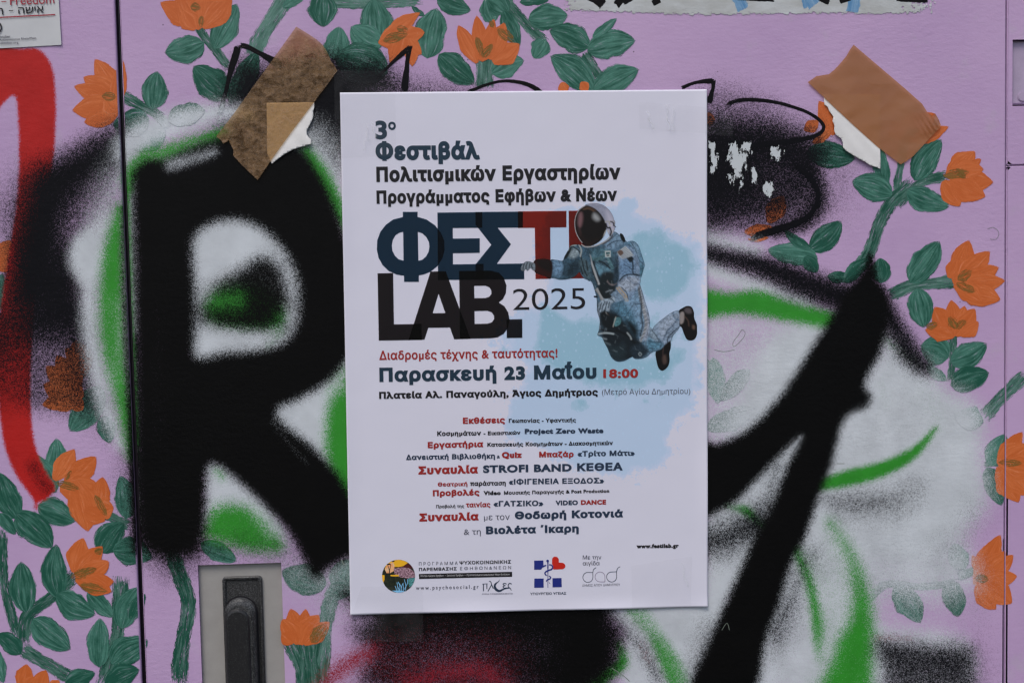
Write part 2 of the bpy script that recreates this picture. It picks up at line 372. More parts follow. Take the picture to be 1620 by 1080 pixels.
def spray_group():
    g = bpy.data.node_groups.new('spray_coats', 'ShaderNodeTree')
    g.interface.new_socket('Base', in_out='INPUT', socket_type='NodeSocketColor')
    g.interface.new_socket('Color', in_out='OUTPUT', socket_type='NodeSocketColor')
    g.interface.new_socket('Black', in_out='OUTPUT', socket_type='NodeSocketFloat')
    gi = g.nodes.new('NodeGroupInput'); go = g.nodes.new('NodeGroupOutput')
    fp = flatpos(g)
    def vor(scale, off):
        v = g.nodes.new('ShaderNodeTexVoronoi'); v.inputs['Scale'].default_value = scale
        g.links.new(vadd(g, fp, off), v.inputs['Vector'])
        s = g.nodes.new('ShaderNodeSeparateColor'); g.links.new(v.outputs['Color'], s.inputs[0]); return s.outputs
    v1 = vor(2300, (0, .3, 0)); v2 = vor(2000, (.37, 1.7, .11)); v3 = vor(1600, (.77, 2.9, .31))
    clump = noise(g, fp, 160, 3, .6); clump2 = noise(g, vadd(g, fp, (3, 0, 1)), 420, 2, .6)
    cl = mathn(g, 'ADD', mathn(g, 'MULTIPLY', mathn(g, 'SUBTRACT', clump, .5), .25), mathn(g, 'MULTIPLY', mathn(g, 'SUBTRACT', clump2, .5), .38))
    rnd = [v1[0], v2[0], v1[1], v2[1], v3[1], v2[2], v1[2], v3[0]]
    cols = [C_RED, C_HAZE, C_WHITE, C_GREEN, C_WHITE, C_HAZE, C_BLACK, C_CRIM]
    a = g.nodes.new('ShaderNodeAttribute'); a.attribute_name = 'spray_a'
    b = g.nodes.new('ShaderNodeAttribute'); b.attribute_name = 'spray_b'
    sa = g.nodes.new('ShaderNodeSeparateColor'); g.links.new(a.outputs['Color'], sa.inputs[0])
    sb = g.nodes.new('ShaderNodeSeparateColor'); g.links.new(b.outputs['Color'], sb.inputs[0])
    den = [sa.outputs[0], sa.outputs[1], sa.outputs[2], a.outputs['Alpha'], sb.outputs[0], sb.outputs[1], sb.outputs[2], b.outputs['Alpha']]
    tone = maprange(g, noise(g, fp, 35, 3, .6), .3, .7, .88, 1.1)
    cur = gi.outputs[0]; blk = None
    for i in range(8):
        d = den[i]
        env = mathn(g, 'MULTIPLY', mathn(g, 'MULTIPLY', d, mathn(g, 'SUBTRACT', 1.0, d)), 4.0)   # only the misty edge breaks up
        d2 = mathn(g, 'ADD', d, mathn(g, 'MULTIPLY', cl, env))
        x = mathn(g, 'SUBTRACT', mathn(g, 'MULTIPLY', d2, 2.16), mathn(g, 'ADD', rnd[i], .58))
        cov = mathn(g, 'ADD', mathn(g, 'MULTIPLY', x, .86), .5, clamp=True)
        cov = mathn(g, 'MAXIMUM', cov, mathn(g, 'MULTIPLY', mathn(g, 'MULTIPLY', d, d), .55, clamp=True))
        gate = mathn(g, 'GREATER_THAN', d, .012); cov = mathn(g, 'MULTIPLY', cov, gate)
        c = g.nodes.new('ShaderNodeRGB'); c.outputs[0].default_value = (*cols[i], 1)
        vv = g.nodes.new('ShaderNodeVectorMath'); vv.operation = 'SCALE'; g.links.new(c.outputs[0], vv.inputs[0]); g.links.new(tone, vv.inputs['Scale'])
        cur = mixc(g, cov, cur, vv.outputs[0])
        if i == 6: blk = cov
    g.links.new(cur, go.inputs[0]); g.links.new(blk, go.inputs[1])
    return g
SPRAY = spray_group()
def add_spray(nt, base, b):
    g = nt.nodes.new('ShaderNodeGroup'); g.node_tree = SPRAY
    if isinstance(base, tuple): g.inputs[0].default_value = (*base[:3], 1)
    else: nt.links.new(base, g.inputs[0])
    nt.links.new(g.outputs[0], b.inputs['Base Color'])
    bw = nt.nodes.new('ShaderNodeRGBToBW'); nt.links.new(g.outputs[0], bw.inputs[0])
    nt.links.new(maprange(nt, bw.outputs[0], .0, .12, .10, .34), b.inputs['Specular IOR Level'])   # matt black cans against satin house paint
    return g
def orange_peel(nt, b, extra=None, s=.5):
    s *= .75
    fp = flatpos(nt)
    n1 = noise(nt, fp, 330, 3, .6); n2 = noise(nt, vmul(nt, fp, (1, 1, 2.2)), 120, 3, .6)
    n3 = noise(nt, fp, 900, 2, .6)
    h = mathn(nt, 'ADD', mathn(nt, 'MULTIPLY', n1, .6), mathn(nt, 'MULTIPLY', n2, .8))
    h = mathn(nt, 'ADD', h, mathn(nt, 'MULTIPLY', n3, .25))
    if extra is not None: h = mathn(nt, 'ADD', h, extra)
    h = mathn(nt, 'MULTIPLY', h, maprange(nt, noise(nt, vadd(nt, fp, (7, 0, 7)), 7, 3, .6), .35, .68, .25, 1.25))
    bp = nt.nodes.new('ShaderNodeBump'); bp.inputs['Strength'].default_value = s; bp.inputs['Distance'].default_value = .0007
    nt.links.new(h, bp.inputs['Height']); nt.links.new(bp.outputs[0], b.inputs['Normal'])
LILAC = (.555, .378, .600)
def lilac_color(nt):
    fp = flatpos(nt)
    c = mixc(nt, maprange(nt, noise(nt, fp, 9, 4, .6), .3, .7), (LILAC[0] * .90, LILAC[1] * .88, LILAC[2] * .92), (LILAC[0] * 1.06, LILAC[1] * 1.07, LILAC[2] * 1.04))
    brush = noise(nt, vmul(nt, fp, (.16, 1, 1)), 420, 3, .65)
    c = mixc(nt, maprange(nt, brush, .35, .75, 0, .35), c, (.60, .43, .66))
    # greyish scuffs and pinpoint dirt
    sc = noise(nt, vadd(nt, fp, (4, 0, 2)), 26, 5, .7)
    c = mixc(nt, maprange(nt, sc, .58, .78, 0, .5), c, (.50, .46, .52))
    v = nt.nodes.new('ShaderNodeTexVoronoi'); v.inputs['Scale'].default_value = 75; nt.links.new(fp, v.inputs['Vector'])
    s = nt.nodes.new('ShaderNodeSeparateColor'); nt.links.new(v.outputs['Color'], s.inputs[0])
    dot = mathn(nt, 'MULTIPLY', mathn(nt, 'LESS_THAN', v.outputs['Distance'], .045), mathn(nt, 'GREATER_THAN', s.outputs[0], .82))
    return mixc(nt, mathn(nt, 'MULTIPLY', dot, .7), c, (.06, .05, .06))
def m_door():
    m, nt, b = mat('painted_metal')
    g = add_spray(nt, lilac_color(nt), b)
    b.inputs['Roughness'].default_value = .5; b.inputs['Specular IOR Level'].default_value = .35
    orange_peel(nt, b, s=.55); return m
M_DOOR = m_door()
def m_brush(name, dark, light, under, light_amt=1.0, ragged=1.0, gaps=0.):
    m, nt, b = mat(name)
    at = N(nt, 'ShaderNodeAttribute', attribute_name='brush'); tn = N(nt, 'ShaderNodeAttribute', attribute_name='tone'); ed = N(nt, 'ShaderNodeAttribute', attribute_name='edge')
    v = vmul(nt, at.outputs['Vector'], (.08, .72, 1))
    st = noise(nt, v, 1, 4, .65)
    v2 = vmul(nt, at.outputs['Vector'], (.05, .45, 1)); st2 = noise(nt, vadd(nt, v2, (9, 3, 5)), 1, 3, .6)
    blot = noise(nt, flatpos(nt), 90, 3, .6)
    f = mathn(nt, 'ADD', mathn(nt, 'ADD', mathn(nt, 'MULTIPLY', st, .6), mathn(nt, 'MULTIPLY', st2, 1.3)), mathn(nt, 'MULTIPLY', blot, .55))
    f = mathn(nt, 'ADD', f, tn.outputs['Fac'])
    f = maprange(nt, f, 1.05, 1.62, 0, light_amt)
    c = mixc(nt, f, dark, light)
    # thin paint at the rim lets the lilac through as bristle lines
    fp = flatpos(nt); dots = noise(nt, fp, 800, 1, .5)
    thin = mathn(nt, 'MULTIPLY', maprange(nt, st, .56, .72), maprange(nt, st2, .46, .62))
    c = mixc(nt, mathn(nt, 'MULTIPLY', thin, .55 * light_amt), c, under)
    fl = mathn(nt, 'MULTIPLY', mathn(nt, 'GREATER_THAN', dots, .70), maprange(nt, st2, .5, .58))
    c = mixc(nt, mathn(nt, 'MULTIPLY', fl, .55 * light_amt), c, (.5, .62, .56) if light_amt > .6 else (.75, .45, .3))
    g = add_spray(nt, c, b)
    b.inputs['Roughness'].default_value = .48; b.inputs['Specular IOR Level'].default_value = .35
    orange_peel(nt, b, extra=mathn(nt, 'MULTIPLY', st, .8), s=.5)
    # ragged bristle edge
    rn = noise(nt, vmul(nt, at.outputs['Vector'], (.25, 2.2, 1)), 1, 3, .6)
    al = mathn(nt, 'GREATER_THAN', ed.outputs['Fac'], mathn(nt, 'MULTIPLY', mathn(nt, 'SUBTRACT', rn, .42), ragged))
    if gaps:
        gp = noise(nt, vadd(nt, vmul(nt, at.outputs['Vector'], (.10, 1.3, 1)), (20, 1, 3)), 1, 3, .65)
        al = mathn(nt, 'MULTIPLY', al, maprange(nt, gp, gaps, gaps + .08))
    nt.links.new(al, b.inputs['Alpha'])
    return m
G_DARK = (.013, .092, .060); G_LIGHT = (.092, .27, .205)
M_LEAF = m_brush('leaf_green_paint', G_DARK, G_LIGHT, LILAC, 1.0, 1.3)
M_STEM = m_brush('stem_green_paint', (.013, .085, .055), (.13, .27, .22), LILAC, 1.0, 2.6, .33)
M_PETAL = m_brush('orange_petal_paint', (.60, .130, .026), (.80, .235, .075), (.80, .42, .30), .55, .8)
M_OLIVE = m_brush('olive_paint', (.20, .115, .020), (.34, .13, .03), (.5, .15, .03), .8, 3.0, .42)
M_TAG = m_brush('black_marker_paint', (.006, .005, .006), (.02, .018, .02), (.05, .04, .05), .3, 1.1)
def m_simple(name, col, rough=.6, spec=.3, bump=None, var=.0):
    m, nt, b = mat(name)
    if var:
        c = mixc(nt, maprange(nt, noise(nt, pos(nt), 60, 4, .6), .3, .7), tuple(x * (1 - var) for x in col), tuple(min(1, x * (1 + var)) for x in col))
        nt.links.new(c, b.inputs['Base Color'])
    else: b.inputs['Base Color'].default_value = (*col, 1)
    b.inputs['Roughness'].default_value = rough; b.inputs['Specular IOR Level'].default_value = spec
    if bump:
        bp = nt.nodes.new('ShaderNodeBump'); bp.inputs['Strength'].default_value = bump[1]; bp.inputs['Distance'].default_value = .0006
        nt.links.new(noise(nt, pos(nt), bump[0], 3, .6), bp.inputs['Height']); nt.links.new(bp.outputs[0], b.inputs['Normal'])
    return m

# ------------------------------------------------------------------ cabinet
CAB = tag(empty('utility_cabinet', (0, .2, .55)), 'lilac street utility cabinet painted with orange flowers and green leaves under black and green graffiti', 'cabinet')
Z0, Z1 = .60, 1.56
XL0, XL1, XR0, XR1 = -.52, -.2517, -.2481, .46368
XF0, XF1 = .4643, .60
def axis(a, b, step, cuts):
    pts = sorted(set([a, b] + [c for c in cuts if a < c < b])); out = []
    for i in range(len(pts) - 1):
        n = max(1, int(round((pts[i + 1] - pts[i]) / step)))
        out += list(np.linspace(pts[i], pts[i + 1], n, endpoint=False))
    out.append(pts[-1]); return np.array(out)
VIS = (-.385, .50, .79, 1.43)      # finely gridded patch: only there does the paint carry small marks
def panel(name, x0, x1, z0, z1, hole=None, step=.0016, thick=.018, m=M_DOOR, r=.0016, ybase=0.):
    e = [.0004, .0009, r]
    xs = np.concatenate([[x0] + [x0 + k for k in e], axis(x0 + r, x1 - r, step, [hole[0], hole[1]] if hole else [])[1:-1], [x1 - k for k in reversed(e)] + [x1]])
    zc = [VIS[2], VIS[3]] + ([hole[2], hole[3]] if hole else [])
    zs = np.concatenate([[z0] + [z0 + k for k in e], axis(z0 + r, z1 - r, step, zc)[1:-1], [z1 - k for k in reversed(e)] + [z1]])
    keep = (zs >= VIS[2] - 1e-6) & (zs <= VIS[3] + 1e-6); keep[:4] = True; keep[-4:] = True
    zs = zs[keep]
    keepx = (xs >= VIS[0]) & (xs <= VIS[1]); keepx[:4] = True; keepx[-4:] = True
    xs = xs[keepx]
    X, Z = np.meshgrid(xs, zs); nx, nz = len(xs), len(zs)
    dmin = np.minimum(np.minimum(X - x0, x1 - X), np.minimum(Z - z0, z1 - Z))
    t = np.clip(r - dmin, 0, r); Y = ybase + r - np.sqrt(np.maximum(r * r - t * t, 0))
    V = np.stack([X, Y, Z], -1).reshape(-1, 3)
    I = np.arange(nx * nz).reshape(nz, nx)
    F = np.stack([I[:-1, :-1], I[:-1, 1:], I[1:, 1:], I[1:, :-1]], -1).reshape(-1, 4)
    if hole:
        cx = (X[:-1, :-1] + X[1:, 1:]).ravel() / 2; cz = (Z[:-1, :-1] + Z[1:, 1:]).ravel() / 2
        F = F[~((cx > hole[0]) & (cx < hole[1]) & (cz > hole[2]) & (cz < hole[3]))]
    # returned edges (sheet folded back)
    extra, ef = [], []
    def wall(ax, az, bx, bz, ya, yb):
        n = len(V) + len(extra); extra.extend([(ax, ya, az), (bx, ya, bz), (bx, yb, bz), (ax, yb, az)]); ef.append((n, n + 1, n + 2, n + 3))
    yr = ybase + r
    wall(x1, z0, x1, z1, yr, thick); wall(x0, z1, x0, z0, yr, thick); wall(x0, z0, x1, z0, yr, thick); wall(x1, z1, x0, z1, yr, thick)
    if hole:
        hx0, hx1, hz0, hz1, d = hole
        wall(hx0, hz0, hx0, hz1, ybase, ybase + d); wall(hx1, hz1, hx1, hz0, ybase, ybase + d)
        wall(hx1, hz0, hx0, hz0, ybase, ybase + d); wall(hx0, hz1, hx1, hz1, ybase, ybase + d)
    V = np.vstack([V, np.array(extra)]); F = np.vstack([F, np.array(ef)])
    f = fields(V[:, 0], V[:, 2])
    me = mesh_np(name, V, F, [m], {'spray_a': f[:, :4], 'spray_b': f[:, 4:]})
    o = adopt(obj(name, me), CAB)
    return o
# lock recess, read off the plane
hx0, hz1 = P1(311.5, 893); hx1, _ = P1(445, 890); hz1 = (hz1 + P1(445, 890)[1]) / 2
hx0 = (hx0 + P1(321, 1075)[0]) / 2; hx1 = (hx1 + P1(451, 1078)[0]) / 2
HOLE = (hx0, hx1, hz1 - .205, hz1, .0035)
door_l = panel('door', XL0, XL1, Z0, Z1)
door_r = panel('door', XR0, XR1, Z0, Z1, hole=HOLE, r=.0007)
door_l['label'] = 'left door leaf with red spray figure'; door_r['label'] = 'wide right door leaf with recessed lock and large black letters'
zs_seam = P1(1605, 262)[1]
ph0 = P1(1602, 63); ph1 = P1(1603, 168)
PH = (ph0[0], .535, ph1[1], ph0[1], .006)
fr_u = panel('frame_panel', XF0, XF1, zs_seam + .0003, Z1, hole=PH, step=.003, r=.0008)
fr_l = panel('frame_panel', XF0, XF1, Z0, zs_seam - .0003, step=.003, r=.0008)

def box(name, x0, x1, y0, y1, z0, z1, m, parent, bev=0.):
    import bmesh
    bm = bmesh.new(); bmesh.ops.create_cube(bm, size=1)
    for v in bm.verts: v.co = Vector(((x0 + x1) / 2 + v.co.x * (x1 - x0), (y0 + y1) / 2 + v.co.y * (y1 - y0), (z0 + z1) / 2 + v.co.z * (z1 - z0)))
    if bev: bmesh.ops.bevel(bm, geom=bm.edges[:], offset=bev, segments=2, affect='EDGES')
    me = bpy.data.meshes.new(name); bm.to_mesh(me); bm.free(); me.materials.append(m)
    return adopt(obj(name, me), parent)
M_BODY = m_simple('cabinet_side_lilac', LILAC, .5, .35, (300, .3), .06)
M_DARKIN = m_simple('door_gap_rubber', (.010, .009, .012), .45, .4)
box('cabinet_body', XL0 - .004, XF1 + .004, .0185, .42, Z0 - .03, Z1 + .02, M_BODY, CAB, .002)
# rubber seal seen in the gap between the doors: a ribbed strip
def extrude_profile(name, prof, z0, z1, m, parent):
    V, F = [], []; n = len(prof)
    for z in (z0, z1):
        for x, y in prof: V.append((x, y, z))
    for i in range(n): j = (i + 1) % n; F.append((i, j, n + j, n + i))
    F += [tuple(range(n))[::-1], tuple(range(n, 2 * n))]
    me = mesh_np(name, np.array(V), F, [m]); return adopt(obj(name, me), parent)
xm = (XL1 + XR0) / 2
seal = m_simple('black_rubber', (.008, .007, .010), .28, .5)
extrude_profile('rubber_seal', [(xm - .0017, .018), (xm - .0017, .0036), (xm - .0006, .0030), (xm - .0002, .0034), (xm + .0001, .0020), (xm + .0005, .0012), (xm + .0010, .0013), (xm + .0014, .0022), (xm + .0017, .004), (xm + .0017, .018)], Z0 + .002, Z1 - .002, seal, CAB)
M_HINGE = m_simple('hinge_paint', (.45, .36, .50), .45, .4, (500, .3), .1)
hp = box('hinge_plate', PH[0] + .0006, PH[1] - .0006, .0042, .012, PH[2] + .0016, PH[3] - .0008, M_HINGE, CAB, .0012)
hx = PH[0] + .007
import bmesh
def disc(name, x, z, r, y0, y1, m, parent, seg=24, bev=.0006):
    bm = bmesh.new(); bmesh.ops.create_cone(bm, cap_ends=True, segments=seg, radius1=r, radius2=r, depth=abs(y1 - y0))
    bmesh.ops.rotate(bm, verts=bm.verts, matrix=Matrix.Rotation(math.pi / 2, 3, 'X'))
    bmesh.ops.translate(bm, verts=bm.verts, vec=(x, (y0 + y1) / 2, z))
    if bev: bmesh.ops.bevel(bm, geom=[e for e in bm.edges if len(e.link_faces) == 2 and e.calc_face_angle(0) > 1], offset=bev, segments=2, affect='EDGES')
    me = bpy.data.meshes.new(name); bm.to_mesh(me); bm.free(); me.materials.append(m); return adopt(obj(name, me), parent)
disc('rivet', hx + .003, PH[2] + .008, .0042, .0030, .006, M_HINGE, CAB)
# ---- lock plate, dish and swing handle
M_PLATE = m_simple('bare_grey_plate', (.345, .332, .312), .55, .35, (700, .15), .06)
def m_plastic():
    m, nt, b = mat('black_plastic_sprayed')
    fp = pos(nt); v = N(nt, 'ShaderNodeTexVoronoi'); v.inputs['Scale'].default_value = 2500; nt.links.new(fp, v.inputs['Vector'])
    s = N(nt, 'ShaderNodeSeparateColor'); nt.links.new(v.outputs['Color'], s.inputs[0])
    at = N(nt, 'ShaderNodeAttribute', attribute_name='dust')
    f = mathn(nt, 'ADD', mathn(nt, 'MULTIPLY', mathn(nt, 'SUBTRACT', at.outputs['Fac'], s.outputs[1]), 3), .5, clamp=True)
    c = mixc(nt, mathn(nt, 'MULTIPLY', f, .6), (.012, .012, .013), (.20, .205, .205))
    nt.links.new(c, b.inputs['Base Color']); b.inputs['Roughness'].default_value = .42
    bp = nt.nodes.new('ShaderNodeBump'); bp.inputs['Strength'].default_value = .25; bp.inputs['Distance'].default_value = .0003
    nt.links.new(noise(nt, fp, 1200, 2), bp.inputs['Height']); nt.links.new(bp.outputs[0], b.inputs['Normal'])
    return m
M_PLAS = m_plastic()
def ring_extrude(name, rings, m, parent, dust=None, cap=True):
    """rings: list of (outline [(x,z)...], y) front to back or back to front, all with the same count; builds skin between them and caps the last"""
    V, F = [], []; n = len(rings[0][0])
    for out, y in rings: V += [(x, y, z) for x, z in out]
    for k in range(len(rings) - 1):
        for i in range(n):
            j = (i + 1) % n; a = k * n
            F.append((a + i, a + j, a + n + j, a + n + i))
    if cap: F.append(tuple((len(rings) - 1) * n + i for i in range(n)))
    V = np.array(V); d = np.zeros(len(V)) if dust is None else np.array([dust(*v) for v in V])
    me = mesh_np(name, V, F, [m], {'dust': d}); o = adopt(obj(name, me), parent); return o
def rrect(x0, x1, z0, z1, r, seg=6):
    pts = []
    for cx, cz, a0 in ((x1 - r, z1 - r, 0), (x0 + r, z1 - r, 90), (x0 + r, z0 + r, 180), (x1 - r, z0 + r, 270)):
        for i in range(seg + 1):
            a = math.radians(a0 + 90 * i / seg); pts.append((cx + r * math.cos(a), cz + r * math.sin(a)))
    return pts
box('lock_plate', HOLE[0] - .001, HOLE[1] + .001, .0035, .006, HOLE[2] - .001, HOLE[3] + .001, M_PLATE, CAB)
ex0 = P1(351, 914)[0]; ex1 = P1(414, 914)[0]; ez1 = P1(382, 912)[1]; ez0 = HOLE[2] + .012
DP = CAB
yp = .0035
def esc_dust(x, y, z): return .50 * max(0, 1 - (ez1 - z) / .030) * (1 if x > ex0 + .003 else .4)
escut = ring_extrude('handle_dish', [(rrect(ex0, ex1, ez0, ez1, .003), yp), (rrect(ex0, ex1, ez0, ez1, .003), yp - .0022), (rrect(ex0 + .0008, ex1 - .0008, ez0 + .0008, ez1 - .0008, .0028), yp - .0030),
                            (rrect(ex0 + .0022, ex1 - .0022, ez0 + .0022, ez1 - .0022, .002), yp - .0028), (rrect(ex0 + .0034, ex1 - .0034, ez0 + .0034, ez1 - .0034, .002), yp - .0012)], M_PLAS, DP, lambda x, y, z: .30 * max(0, 1 - (ez1 - z) / .030))
hz = P1(380, 945)[1]; hxa = P1(355, 975)[0]; hxb = P1(406, 975)[0]
def stadium(x0, x1, z0, z1, seg=14):
    r = (x1 - x0) / 2; cx = (x0 + x1) / 2
    pts = [(cx + r * math.cos(math.pi * i / seg), z1 - r + r * math.sin(math.pi * i / seg)) for i in range(seg + 1)]
    pts += [(cx + r * math.cos(math.pi + math.pi * i / seg), z0 + r + r * math.sin(math.pi + math.pi * i / seg)) for i in range(seg + 1)]
    return pts
hz0 = ez0 + .008
ring_extrude('handle_well', [(stadium(hxa - .0012, hxb + .0012, hz0 - .001, hz + .0012), yp - .0013), (stadium(hxa - .0012, hxb + .0012, hz0 - .001, hz + .0012), yp - .00125)], M_DARKIN, DP)
def hd(x, y, z):
    d = .62 * max(0, min(1, (z - (hz - .014)) / .014)) * .7 + (.22 if x > (hxa + hxb) / 2 + .006 else 0); return min(d, .6)
ins = lambda k, dz: stadium(hxa + k, hxb - k, hz0 + k, hz - k - dz)
handle = ring_extrude('swing_handle', [(ins(.0002, 0), yp - .001), (ins(0, 0), yp - .0040), (ins(.0006, 0), yp - .0062), (ins(.0020, 0), yp - .0078), (ins(.0036, .001), yp - .0086)], M_PLAS, DP, hd)
gx0, gx1 = hxa + .0016, hxb - .0052
ring_extrude('handle_grip', [(stadium(gx0, gx1, hz0 + .004, hz - .0075), yp - .0070), (stadium(gx0, gx1, hz0 + .004, hz - .0075), yp - .0098), (stadium(gx0 + .0008, gx1 - .0008, hz0 + .0048, hz - .0083), yp - .0108), (stadium(gx0 + .0022, gx1 - .0022, hz0 + .006, hz - .0097), yp - .0112)], M_PLAS, DP)

# ------------------------------------------------------------------ painted flora (thin coats of paint on the doors)
FR = dict(A=(0, 0), B=(240, 0), C=(480, 0), D=(780, 0), E=(1080, 0), F=(1320, 0), G=(0, 270), H=(1100, 270), I=(1320, 270), J=(0, 540), K=(1320, 540), L=(0, 780), M=(270, 780), N=(1320, 780), O=(1100, 540))
def fr(f, u, v): return FR[f][0] + u / 3.6, FR[f][1] + v / 3.6
levels = []
def level_for(V):
    a = V[:, [0, 2]].min(0); b = V[:, [0, 2]].max(0); lv = 1
    for (c, d, l) in levels:
        if a[0] < d[0] and b[0] > c[0] and a[1] < d[1] and b[1] > c[1]: lv = max(lv, l + 1)
    lv = min(lv, 9); levels.append((a, b, lv)); return lv
def ribbon(pts, wfun, nu, nv, kind, bend=0., tone=0.):
    """pts in photo px -> grid on the plane; returns V(x,0,z), F, brush, tone, edge"""
    q = smooth(pts, 8) if len(pts) > 2 else np.array(pts, float)
    if len(pts) == 2 and bend:
        a, b = q; m = (a + b) / 2; nrm = np.array([-(b - a)[1], (b - a)[0]]); m = m + nrm * bend
        q = smooth([a, m, b], 8)
    x, z = P(q[:, 0], q[:, 1]); q = np.stack([x, z], 1)
    seg = np.linalg.norm(np.diff(q, axis=0), axis=1); s = np.concatenate([[0], np.cumsum(seg)]); L = s[-1]
    t = np.linspace(0, 1, nu + 1); c = np.stack([np.interp(t * L, s, q[:, 0]), np.interp(t * L, s, q[:, 1])], 1)
    d = np.gradient(c, axis=0); d /= np.linalg.norm(d, axis=1)[:, None] + 1e-12; n = np.stack([-d[:, 1], d[:, 0]], 1)
    h = np.array([wfun(k) for k in t]) / 2
    sv = np.linspace(-1, 1, nv + 1)
    wob = np.interp(t, np.linspace(0, 1, 7), nrng.normal(0, .07, 7))
    wob2 = np.interp(t, np.linspace(0, 1, 7), nrng.normal(0, .07, 7))
    V = np.zeros((nu + 1, nv + 1, 3)); B = np.zeros((nu + 1, nv + 1, 3)); E = np.zeros((nu + 1, nv + 1))
    seed = nrng.uniform(0, 100)
    for j, k in enumerate(sv):
        hh = h * (1 + (wob if k > 0 else wob2) * abs(k))
        V[:, j, 0] = c[:, 0] + n[:, 0] * hh * k; V[:, j, 2] = c[:, 1] + n[:, 1] * hh * k
        B[:, j, 0] = t * L * 1000; B[:, j, 1] = k * h.max() * 1000; B[:, j, 2] = seed
        e = (1 - abs(k)) * 2.2
        if kind == 'stem': E[:, j] = np.minimum(e, np.minimum(t, 1 - t) * 6)
        else: E[:, j] = np.minimum(e, np.minimum((1 - t) * 3.5 + .02, t * 8 + .1))
    I = np.arange((nu + 1) * (nv + 1)).reshape(nu + 1, nv + 1)
    F = np.stack([I[:-1, :-1], I[:-1, 1:], I[1:, 1:], I[1:, :-1]], -1).reshape(-1, 4)
    V = V.reshape(-1, 3)
    # orient faces to the camera (-Y)
    a, b, c_ = V[F[len(F) // 2][0]], V[F[len(F) // 2][1]], V[F[len(F) // 2][2]]
    if np.cross(b - a, c_ - b)[1] > 0: F = F[:, ::-1]
    return V, F, B.reshape(-1, 3), np.full(len(V), tone), E.ravel()
SEAMS = [(XL1, XR0, door_l, door_r), (XR1, XF0, door_r, fr_l)]
def place(name, parts, mats, label=None):
    """parts: list of (V,F,B,T,E,matindex); cut at door gaps and parent each half to the panel that carries it"""
    Vs, Fs, Bs, Ts, Es, Ms = [], [], [], [], [], []; off = 0
    for k, (V, F, B, T, E, mi) in enumerate(parts):
        V = V.copy(); V[:, 1] = -k * .00001
        Vs.append(V); Fs.append(F + off); Bs.append(B); Ts.append(T); Es.append(E); Ms += [mi] * len(F); off += len(V)
    V = np.vstack(Vs); F = np.vstack(Fs); B = np.vstack(Bs); T = np.concatenate(Ts); E = np.concatenate(Es)
    lv = level_for(V); V[:, 1] -= .00005 * lv + .00002
    xmin, xmax = V[:, 0].min(), V[:, 0].max(); out = []
    f = fields(V[:, 0], V[:, 2])
    regions = [(-9, XL1 - .0009, door_l), (XR0 + .0009, XR1 - .0003, door_r), (XF0 + .0003, 9, fr_u if V[:, 2].mean() > zs_seam else fr_l)]
    first = True
    for a, b, par in regions:
        if xmax < a or xmin > b: continue
        me = mesh_np(name, V, F, mats, {'brush': B, 'tone': T, 'edge': E, 'spray_a': f[:, :4], 'spray_b': f[:, 4:]}, midx=Ms)
        if xmin < a or xmax > b:
            bm = bmesh.new(); bm.from_mesh(me)
            for x, s in ((a, -1), (b, 1)):
                bmesh.ops.bisect_plane(bm, geom=bm.verts[:] + bm.edges[:] + bm.faces[:], plane_co=(x, 0, 0), plane_no=(s, 0, 0), clear_outer=True)
            n = len(bm.faces); bm.to_mesh(me); bm.free()
            if n < 3: bpy.data.meshes.remove(me); continue
        o = obj(name, me); o.parent = par
        if label: o['label'] = label
        out.append(o)
    return out
def leafw(W, p=.85, q=.72):
    return lambda t: W * max(1e-4, math.sin(math.pi * min(1, max(0, t)) ** p)) ** q * (1 if 0 < t < 1 else .02)
SC = .5141 * MM
def petalw(W):
    return lambda t: W * (min(1, max(.02, t) / .42) ** .55) * (1 if t < .45 else max(.01, math.cos(math.pi / 2 * (t - .45) / .56)) ** .85)
def leaf(f, u0, v0, u1, v1, w, tone=None, bend=None):
    a = fr(f, u0, v0); b = fr(f, u1, v1); W = w / 3.6 * SC
    tone = rng.uniform(-.16, .20) if tone is None else tone
    bend = rng.uniform(-.07, .07) if bend is None else bend
    nu = 14; R = ribbon([a, b], leafw(W), nu, 8, 'leaf', bend, tone)
    place("painted_leaf", [(*R, 0)], [M_LEAF])
def stem(f, pts, w, tone=0.):
    q = [fr(f, *p) for p in pts]; W = w / 3.6 * SC
    n = max(8, int(sum(math.dist(q[i], q[i + 1]) for i in range(len(q) - 1)) / 5))
    R = ribbon(q, lambda t: W * (1 + .08 * math.sin(9 * t)), n, 6, 'stem', 0, tone)
    place('painted_stem', [(*R, 0)], [M_STEM])
def flower(f, petals, olives=()):
    parts = []
    for (u0, v0, u1, v1, w) in petals:
        R = ribbon([fr(f, u0, v0), fr(f, u1, v1)], petalw(w / 3.6 * SC * 1.12), 12, 8, 'petal', rng.uniform(-.05, .05), rng.uniform(-.15, .1)); parts.append((*R, 0))
    for (u0, v0, u1, v1, w) in olives:
        R = ribbon([fr(f, u0, v0), fr(f, u1, v1)], leafw(w / 3.6 * SC, .9, .6), 8, 5, 'petal', 0, 0); parts.append((*R, 1))
    place('painted_flower', parts, [M_PETAL, M_OLIVE])

